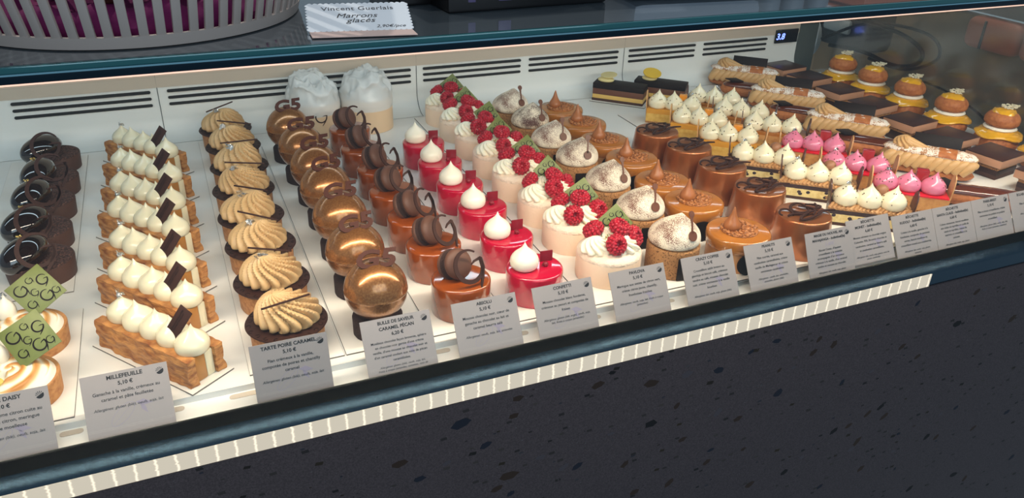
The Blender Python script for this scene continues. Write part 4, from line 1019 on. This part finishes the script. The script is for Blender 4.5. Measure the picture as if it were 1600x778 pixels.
# ------------------------------------------------------------------ 18 price cards
CW, CHh = .0716, .0575
def make_card(x0, title, price, lines, allerg, label, emblem=True, w=CW, dy=0, dz=0, tilt=60, rz=0, hand=None, al='CENTER', tsize=.0046, bsize=.0041, pitch=.0056):
    c = root('price_card'); m = MB(); m.box((w/2, CHh/2, 0), (w, CHh, .0007)); pp = m.build('card', 'card_paper', c)
    y = CHh-.0062; z = .00036
    cx = w/2
    for k, ln in enumerate(title):
        text(ln, tsize, 'title_lettering', 'ink', c, cx, y, z, al, bold=.00013); y -= .0060
    if price: 
        text(price, .0047, 'price_lettering', 'ink', c, cx, y, z, al, bold=.00012)
    elif hand:
        text(hand, .0062, 'handwritten_price', 'ink_soft', c, cx, y-.001, z, al, shear=.35)
    y -= .0066
    if lines:
        text('\n'.join(lines), bsize, 'description_lettering', 'ink', c, cx, y, z, al, bold=.00003, leading=pitch/bsize/1.0); y -= pitch*len(lines)+.0026
    if allerg:
        text('\n'.join(allerg), bsize*.86, 'allergen_lettering', 'ink', c, cx, max(y, .0035+.0045*(len(allerg)-1)), z, al, shear=.25, leading=1.15)
    # faint printed cocoa pod
    m = MB(); P = [(.013*math.cos(q/20*2*PI), .0055*math.sin(q/20*2*PI)) for q in range(21)]
    m.ribbon(P, .0004, .00006, T(w*.42, .019, .00035) @ RZ(42)); m.ribbon([(-.012, 0), (.012, 0)], .0003, .00006, T(w*.42, .019, .00035) @ RZ(42))
    m.prism([(-.006, 0), (0, .003), (.008, 0), (0, -.003)], 0, .00006, T(w*.66, .026, .00035) @ RZ(-12)); m.prism([(-.005, 0), (0, .002), (.006, 0), (0, -.002)], 0, .00006, T(w*.66, .021, .00035) @ RZ(-60))
    m.build('cocoa_print', 'ink_soft', c)
    if emblem:
        e = MB(); r_ = .0033; M = T(w-.0068, CHh-.0068, .00035)
        e.prism([(0, 0)] + [(r_*math.cos(math.radians(a)), r_*math.sin(math.radians(a))) for a in range(-150, 31, 10)], 0, .0001, M)
        for a in (55, 85, 115, 145, 175): e.prism([(r_*.15*math.cos(math.radians(a)), r_*.15*math.sin(math.radians(a))), (r_*math.cos(math.radians(a-6)), r_*math.sin(math.radians(a-6))), (r_*math.cos(math.radians(a+6)), r_*math.sin(math.radians(a+6)))], 0, .0001, M)
        e.build('emblem', 'ink', c)
    c.location = (x0, .6318+dy, -.0045+dz); c.rotation_euler = (math.radians(tilt), 0, math.radians(rz)); tag(c, label, 'price card', 'price cards along the front glass')
    return c
make_card(-.2145, ['TARTE DAISY'], '5,10 €', ['Pâte sucrée, crème citron cuite au', 'beurre, gel au citron, meringue', 'italienne moelleuse'], ['Allergènes: gluten (blé), oeufs, soja, lait'], 'price card headed DAISY at the far left of the glass', tsize=.0050, bsize=.0042)
make_card(-.1192, ['MILLEFEUILLE'], '5,10 €', ['Ganache à la vanille, crémeux au', 'caramel et pâte feuilletée'], ['Allergènes: gluten (blé), oeufs, soja, lait'], 'price card headed MILLEFEUILLE in front of the puff pastry slices', tilt=54, tsize=.0050, bsize=.0042)
make_card(.0235, ['TARTE POIRE CARAMEL'], '5,10 €', ['Flan crémeux à la vanille,', 'compotée de poires et chantilly', 'caramel'], ['Allergènes: gluten (blé), oeufs, soja, lait'], 'price card headed TARTE POIRE CARAMEL before the beige swirls', tilt=72, tsize=.0048, bsize=.0042)
make_card(.1296, ['BULLE DE SAVEUR', 'CARAMEL PÉCAN'], '6,20 €', ['Moelleux chocolat façon brownie, sphère', 'en chocolat noir garnie d\'une crème', 'vanille, d\'une mousse au chocolat noir et', 'd\'un caramel coulant aux noix de pécan', 'caramélisées.'], ['Allergènes: gluten (blé), oeufs, soja, lait,', 'fruits à coque (amandes, noisettes, noix de'], 'price card headed BULLE DE SAVEUR before the gold spheres', bsize=.0034, pitch=.0047)
make_card(.2246, ['ABSOLU'], '5,10 €', ['Mousse chocolat noir, cœur de', 'ganache au chocolat au lait et', 'caramel beurre salé'], ['Allergènes: oeufs, soja, lait, amandes'], 'price card headed ABSOLU before the amber macaron cakes')
make_card(.3154, ['CONFETTI'], '5,10 €', ['Mousse chocolat blanc fondante,', 'crémeux au yaourt et compotée de', 'fraises'], ['Allergènes: gluten (blé, orge), oeufs, soja,', 'lait, fruits à coque (amandes)'], 'price card headed CONFETTI before the red cakes', bsize=.0039)
make_card(.4090, ['PAVLOVA'], '5,10 €', ['Meringue aux zestes de citron vert,', 'crème citron jaune, chantilly,', 'framboises fraiches'], ['Allergènes: oeufs, soja, lait, fruits à coque', '(pistaches)'], 'price card headed PAVLOVA before the raspberry cakes', bsize=.0039)
make_card(.5040, ['CRAZY COFFEE'], '5,10 €', ['Croustillant sablé breton au', 'gianduja et biscuit café, crémeux', 'tendre au café, mousse chocolat', 'noir, crème onctueuse à la vanille', 'bourbon'], ['Allergènes: lait, oeufs, soja, gluten (blé),'], 'price card headed CRAZY COFFEE before the cocoa dusted cakes', bsize=.0038, pitch=.0053)
make_card(.5925, ['PEANUTS'], '5,10 €', ['Pâte sucrée, caramel aux', 'cacahuètes caramélisées, crème', 'vanille de Madagascar et crème', 'onctueuse cacahuètes'], ['Allergènes : oeufs, lait, arachides,', 'amandes, gluten (blé)'], 'price card headed PEANUTS before the caramel cakes', bsize=.0039)
make_card(.7530, ['BÛCHETTE', 'MONET - Individuel(le)'], '6,60 €', ['Mousse aérienne au chocolat origine', 'Colombie 70%, Brownie chocolat et', 'cacahuètes, caramel au beurre salé', 'et cacahuètes caramélisées.'], ['Allergènes: lait, oeufs, soja, gluten, noix de', 'pécan, cacahuète'], 'price card headed BÛCHETTE MONET, half hidden behind the hand-corrected card', False, bsize=.0037, dy=.0045, dz=.0035)
make_card(.6815, ['MAGIE DU NOUVEL AN', 'MAHAJANGA - Individuel(le)'], None, ['Biscuit Cacao, d\'épaisse', 'croustillante à la noisette', 'accompagnée d\'un onctueux', 'crémeux à la vanille, d\'un caramel', 'tendre et mousse au chocolat'], ['Allergènes: lait, oeufs, soja, gluten'], 'price card headed MAGIE DU NOUVEL AN with a handwritten price', bsize=.0037, pitch=.0050, tsize=.0043, hand='5,40€', w=.0725, tilt=64)
make_card(.8265, ['BÛCHETTE', 'RUDOLF - Individuel(le)'], '6,60 €', ['Crème à la vanille, ganache à la', 'framboise, compotée de pommes', 'vertes, biscuit moelleux et', 'croustillant muesli aux cranberries.'], ['Allergènes: lait, oeufs, soja, gluten,', 'noisettes'], 'price card headed BÛCHETTE RUDOLF before the blueberry logs', False, bsize=.0038)
make_card(.8988, ['BÛCHETTE', 'SANTA CLAUS - Individuel(le)'], '6,60 €', ['Crème onctueuse, biscuit moelleux', 'aux éclats de myrtilles et confit de', 'cassis et myrtilles, crème de', 'marrons et croustillant à la', 'noisette.'], ['Allergènes: lait, oeufs, soja, gluten'], 'price card headed BÛCHETTE SANTA CLAUS before the pink log cakes', False, bsize=.0037, pitch=.0050)
make_card(.9711, ['PARIS-BREST'], '5,10 €', ['Pâte à choux croustillante, crème', 'onctueuse au praliné et praliné', 'croustillant.'], ['Allergènes: gluten (blé), oeufs, soja, lait,', 'fruits à coque (amandes, noisettes)'], 'price card headed PARIS-BREST before the eclairs', bsize=.0039)
make_card(1.0450, ['ÉCLAIR CHOCOLAT'], '4,10 €', ['Pâte à choux, crémeux', 'chocolat noir'], ['Allergènes: gluten, oeufs, lait'], 'rightmost price card, cut off by the edge of the photo', bsize=.0040)

# ------------------------------------------------------------------ 19 temperature display
d = root('temperature_display'); tag(d, 'small black temperature display with blue digits on the rear wall', 'display')
m = MB(); m.box((1.2665, 1.3972, .0815), (.062, .005, .030), .002); m.build('housing', 'lcd_black', d)
text('3.8', .0185, 'digits', 'lcd_digit', d, M=T(1.2480, 1.3945, .0755) @ RX(90), extrude=.0002, bold=.0004, shear=.15)

# ------------------------------------------------------------------ 20 things on top of the shelf
ZS = .3276
b = root('lattice_basket'); tag(b, 'round white plastic basket with upright slots standing on the glass shelf', 'basket')
cx, cy, R0 = -.020, .7930, .1395; Hh = .110
def bas(r_, z): return r_+ .26*z
m = MB(); m.lathe([(R0-.005, 0), (R0, .001), (bas(R0, .0100), .0100), (bas(R0, .0100)-.004, .0100), (R0-.005, .003)], 120, cap=False); m.build('lower_band', 'basket_plastic', b)
m = MB(); m.lathe([(bas(R0, .100)-.004, .100), (bas(R0, .100), .100), (bas(R0, .116)+.002, .116), (bas(R0, .116)-.004, .116)], 120, cap=False); m.build('rim', 'basket_plastic', b)
m = MB(); N_ = 74
for i in range(N_):
    a = 2*PI*i/N_; P = [(bas(R0, z)*math.cos(a)*.992, bas(R0, z)*math.sin(a)*.992, z) for z in (.0145, .05, .101)]
    M_ = RZ(math.degrees(a)); 
    m.box((0, 0, 0), (.0030, .0068, .0970), .0006, M_ @ T(bas(R0, .0550)-.002, 0, .0550) @ RY(math.degrees(math.atan(.26))))
m.build('slats', 'basket_plastic', b, sharp=30)
MB().lathe([(0, .0), (R0-.004, 0), (R0-.004, .003), (0, .003)], 90).build('base', 'basket_plastic', b)
b.location = (cx, cy, ZS)
c = MB(); c.lathe([(0, .004)] + [(.126, .004), (.131, .014), (.126, .022)] + [(.120-.012*i, .025) for i in range(9)] + [(0, .026)], 100, T(cx, cy, ZS), lambda co, a, q: Vector((co.x*(1+.02*math.sin(a*23)), co.y*(1+.02*math.sin(a*23)), co.z+(.006*nz((co.x, co.y, 0), 40)+.004*math.sin(a*17) if co.z > .02 else 0))))
tag(c.build('magenta_cloth', 'magenta_cloth', None, sharp=70), 'magenta cloth lining the white slotted basket', 'cloth')
rnd = random.Random(12); k = 0
for a, r_, mt, s_, wd in ((200, .100, 'gold_wrap', .021, 'golden wrapped sweet at the far left inside the basket'), (232, .100, 'gold_wrap', .020, 'golden wrapped sweet left of centre inside the basket'), (262, .108, 'brown_wrap', .017, 'brown wrapped sweet at the front of the basket'), (284, .104, 'gold_wrap', .018, 'golden wrapped sweet at the front middle of the basket'), (312, .106, 'brown_wrap', .018, 'brown wrapped sweet right of centre in the basket'), (336, .104, 'gold_wrap', .018, 'golden wrapped sweet near the right side of the basket'), (5, .100, 'brown_wrap', .018, 'brown wrapped sweet at the right end of the basket')):
    sw = root('wrapped_sweet'); m = MB(); m.ico((0, 0, 0), s_, 3, (1, .8, .85), None, RZ(rnd.random()*180)); m.build('sweet_body', mt, sw)
    m = MB()
    for sgn in (-1, 1):
        m.lathe([(.0022, 0), (.006, .006), (.0105, .013)], 16, T(sgn*s_*.9, 0, s_*.25) @ RY(sgn*62), lambda co, aa, q: Vector((co.x*(1+.18*math.sin(aa*8)), co.y*(1+.18*math.sin(aa*8)), co.z)), cap=False)
    bmesh.ops.solidify(m.bm, geom=m.bm.faces[:], thickness=.0005); m.build('twisted_ends', mt, sw)
    sw.location = (cx+r_*math.cos(math.radians(a)), cy+r_*math.sin(math.radians(a)), ZS+.028+s_*.82); sw.rotation_euler = (rnd.uniform(-.4, .4), rnd.uniform(-.4, .4), rnd.random()*3)
    tag(sw, wd, 'sweet', 'wrapped sweets in the basket')
dark = [o for o in COL.objects if o.name.startswith('wrapped_sweet') and 'brown wrapped sweet at the front' in o.get('label', '')][0]; dk = tree_of(dark)
for i in range(22):
    o = copy_nodes(dark, dk); a = i*2.399; r_ = .022+.075*math.sqrt((i+.5)/22)
    o.location = (cx+r_*math.cos(a), cy+r_*math.sin(a), ZS+.052+.012*(i % 3)); o.rotation_euler = (rnd.uniform(-.4, .4), rnd.uniform(-.4, .4), a)
    tag(o, 'dark brown wrapped sweet in the heap filling the white slotted basket', 'sweet', 'heap of dark sweets in the basket')
s = root('scalloped_sign'); tag(s, 'white scalloped sign card with handwriting beside the basket on the shelf', 'sign')
def scal(w, h, n, m_):
    P = []
    def edge(a, b, k):
        for i in range(k):
            for q in range(5):
                u = (i+q/5)/k; x = a[0]+(b[0]-a[0])*u; y = a[1]+(b[1]-a[1])*u; t = Vector((b[0]-a[0], b[1]-a[1])).normalized(); nn = (t.y, -t.x); o_ = .0018*math.sin(PI*q/5); P.append((x+nn[0]*o_, y+nn[1]*o_))
    edge((0, 0), (w, 0), n); edge((w, 0), (w, h), m_); edge((w, h), (0, h), n); edge((0, h), (0, 0), m_); return P
SM = T(.1085, .6670, ZS+.001) @ RZ(-9) @ RX(17)
m = MB(); m.prism(scal(.084, .044, 18, 9), 0, .0008, SM); m.build('sign_face', 'sign_white', s)
m = MB(); m.prism([(0, 0), (.084, 0), (.086, -.020), (.002, -.020)], 0, .0006, T(.1085, .6670, ZS+.0008) @ RZ(-9)); m.build('folded_lip', 'sign_pink', s)
text('Vincent Guerlais', .0086, 'name_lettering', 'ink', s, M=SM @ T(.042, .033, .0009), extrude=.00005, spacing=1.05)
text('Marrons\n  glacés', .0100, 'handwriting', 'ink', s, M=SM @ T(.040, .0205, .0009), extrude=.00005, shear=.3, leading=.8)
text('2,90€/pce', .0060, 'handwriting', 'ink', s, M=SM @ T(.067, .0035, .0009), extrude=.00005, shear=.3)
def topbox(name, mat, c_, sz, label, cat, rz=0, bev=.003):
    o = root(name); m = MB(); m.box((0, 0, sz[2]/2), sz, bev); m.build('body', mat, o)
    m = MB(); m.box((0, 0, sz[2]+.002), (sz[0]*1.02, sz[1]*1.02, .004), .001); m.build('lid', mat, o); o.location = (c_[0], c_[1], ZS); o.rotation_euler = (0, 0, math.radians(rz)); tag(o, label, cat); return o
topbox('gift_box', 'black_box', (.322, .790, 0), (.17, .16, .06), 'large black box on the shelf right of the sign card', 'box', 3)
topbox('gift_box', 'black_box', (.225, .800, 0), (.04, .10, .05), 'narrow black box behind the sign card on the shelf', 'box', 3)
for x, l in ((.262, 'left'), (.298, 'right')):
    m = MB(); m.box((x, .7075, ZS+.016), (.013, .0016, .014), .0004); tag(m.build('paper_label', 'purple_tag'), '%s of two small purple-grey labels on the black box' % l, 'label', 'small labels on the black box')
topbox('acrylic_box', 'acrylic', (.520, .775, 0), (.155, .15, .05), 'pale see-through plastic box standing on the glass shelf', 'box', -4, .012)
for i, x in enumerate((.655, .690, .728)):
    m = MB(); m.lathe([(0, 0), (.013, 0), (.015, .003), (.015, .05), (.012, .056), (0, .056)], 28, T(x, .765, ZS)); tag(m.build('jar', 'panel_pale'), '%s of three pale blue jars on the shelf' % ('leftmost', 'middle', 'rightmost')[i], 'jar', 'pale jars on the shelf')
topbox('wooden_tray', 'leather_brown', (.900, .800, 0), (.27, .15, .03), 'brown tray on the shelf to the right of the pale jars', 'tray', 0)

# ------------------------------------------------------------------ 21 behind the end pane
t = root('back_counter'); tag(t, 'tan and grey counter seen beyond the end glass of the case', 'counter')
m = MB(); m.box((1.78, 1.25, -.14), (.04, 1.5, .50), .004); m.build('tan_panel', 'panel_tan', t)
m = MB(); m.box((1.765, .96, -.12), (.02, .30, .50), .003, None); m.build('grey_panel', 'panel_grey', t)
m = MB(); m.box((1.78, 1.25, .22), (.04, 1.5, .20), .004); m.build('pale_panel', 'panel_pale', t)
for i, (y, w) in enumerate(((1.235, .135), (1.095, .135))):
    o = root('leather_cushion'); m = MB(); m.box((0, 0, 0), (.06, w, .07), .02, None, 4); m.build('pad', 'leather_brown', o)
    m = MB(); m.box((-.031, w*.1, 0), (.003, .006, .062), .001); m.build('strap', 'cable', o); o.location = (1.725, y, .0875); tag(o, '%s brown padded block beyond the end glass' % ('left', 'right')[i], 'cushion', 'brown padded blocks')
mc = root('machine'); tag(mc, 'dark machine with a pale round cover beyond the end glass', 'machine')
m = MB(); m.box((1.62, 1.60, .06), (.10, .28, .13), .02); m.build('housing', 'machine_dark', mc)
m = MB(); m.lathe([(0, 0), (.060, 0), (.058, .012), (.03, .022), (0, .024)], 40, T(1.568, 1.66, .005) @ RY(-90)); m.build('round_cover', 'machine_white', mc)
m = MB(); m.box((1.562, 1.55, .055), (.012, .09, .035), .008, None); m.build('pale_flap', 'machine_white', mc)
for k, (P, lb) in enumerate((([(1.50, 1.60, .05), (1.50, 1.52, .085), (1.50, 1.42, .098), (1.50, 1.30, .092), (1.50, 1.235, .070), (1.50, 1.24, .040), (1.50, 1.30, .022), (1.50, 1.40, .030), (1.50, 1.50, .020)], 'black cable hanging in a wide loop beyond the end glass'),
                              ([(1.53, 1.56, .02), (1.53, 1.44, .082), (1.53, 1.34, .100), (1.53, 1.24, .095), (1.53, 1.215, .055), (1.53, 1.29, .012), (1.53, 1.40, .010)], 'second black cable looping behind the first one'),
                              ([(1.44, 1.16, .028), (1.44, 1.10, .024), (1.44, 1.02, .004), (1.44, .98, -.02)], 'thin black cable sloping down behind the choux buns'))):
    m = MB(); m.tube(catmull(P, 8), (.0046, .0036, .0024)[k], 10); tag(m.build('cable', 'cable'), lb, 'cable')
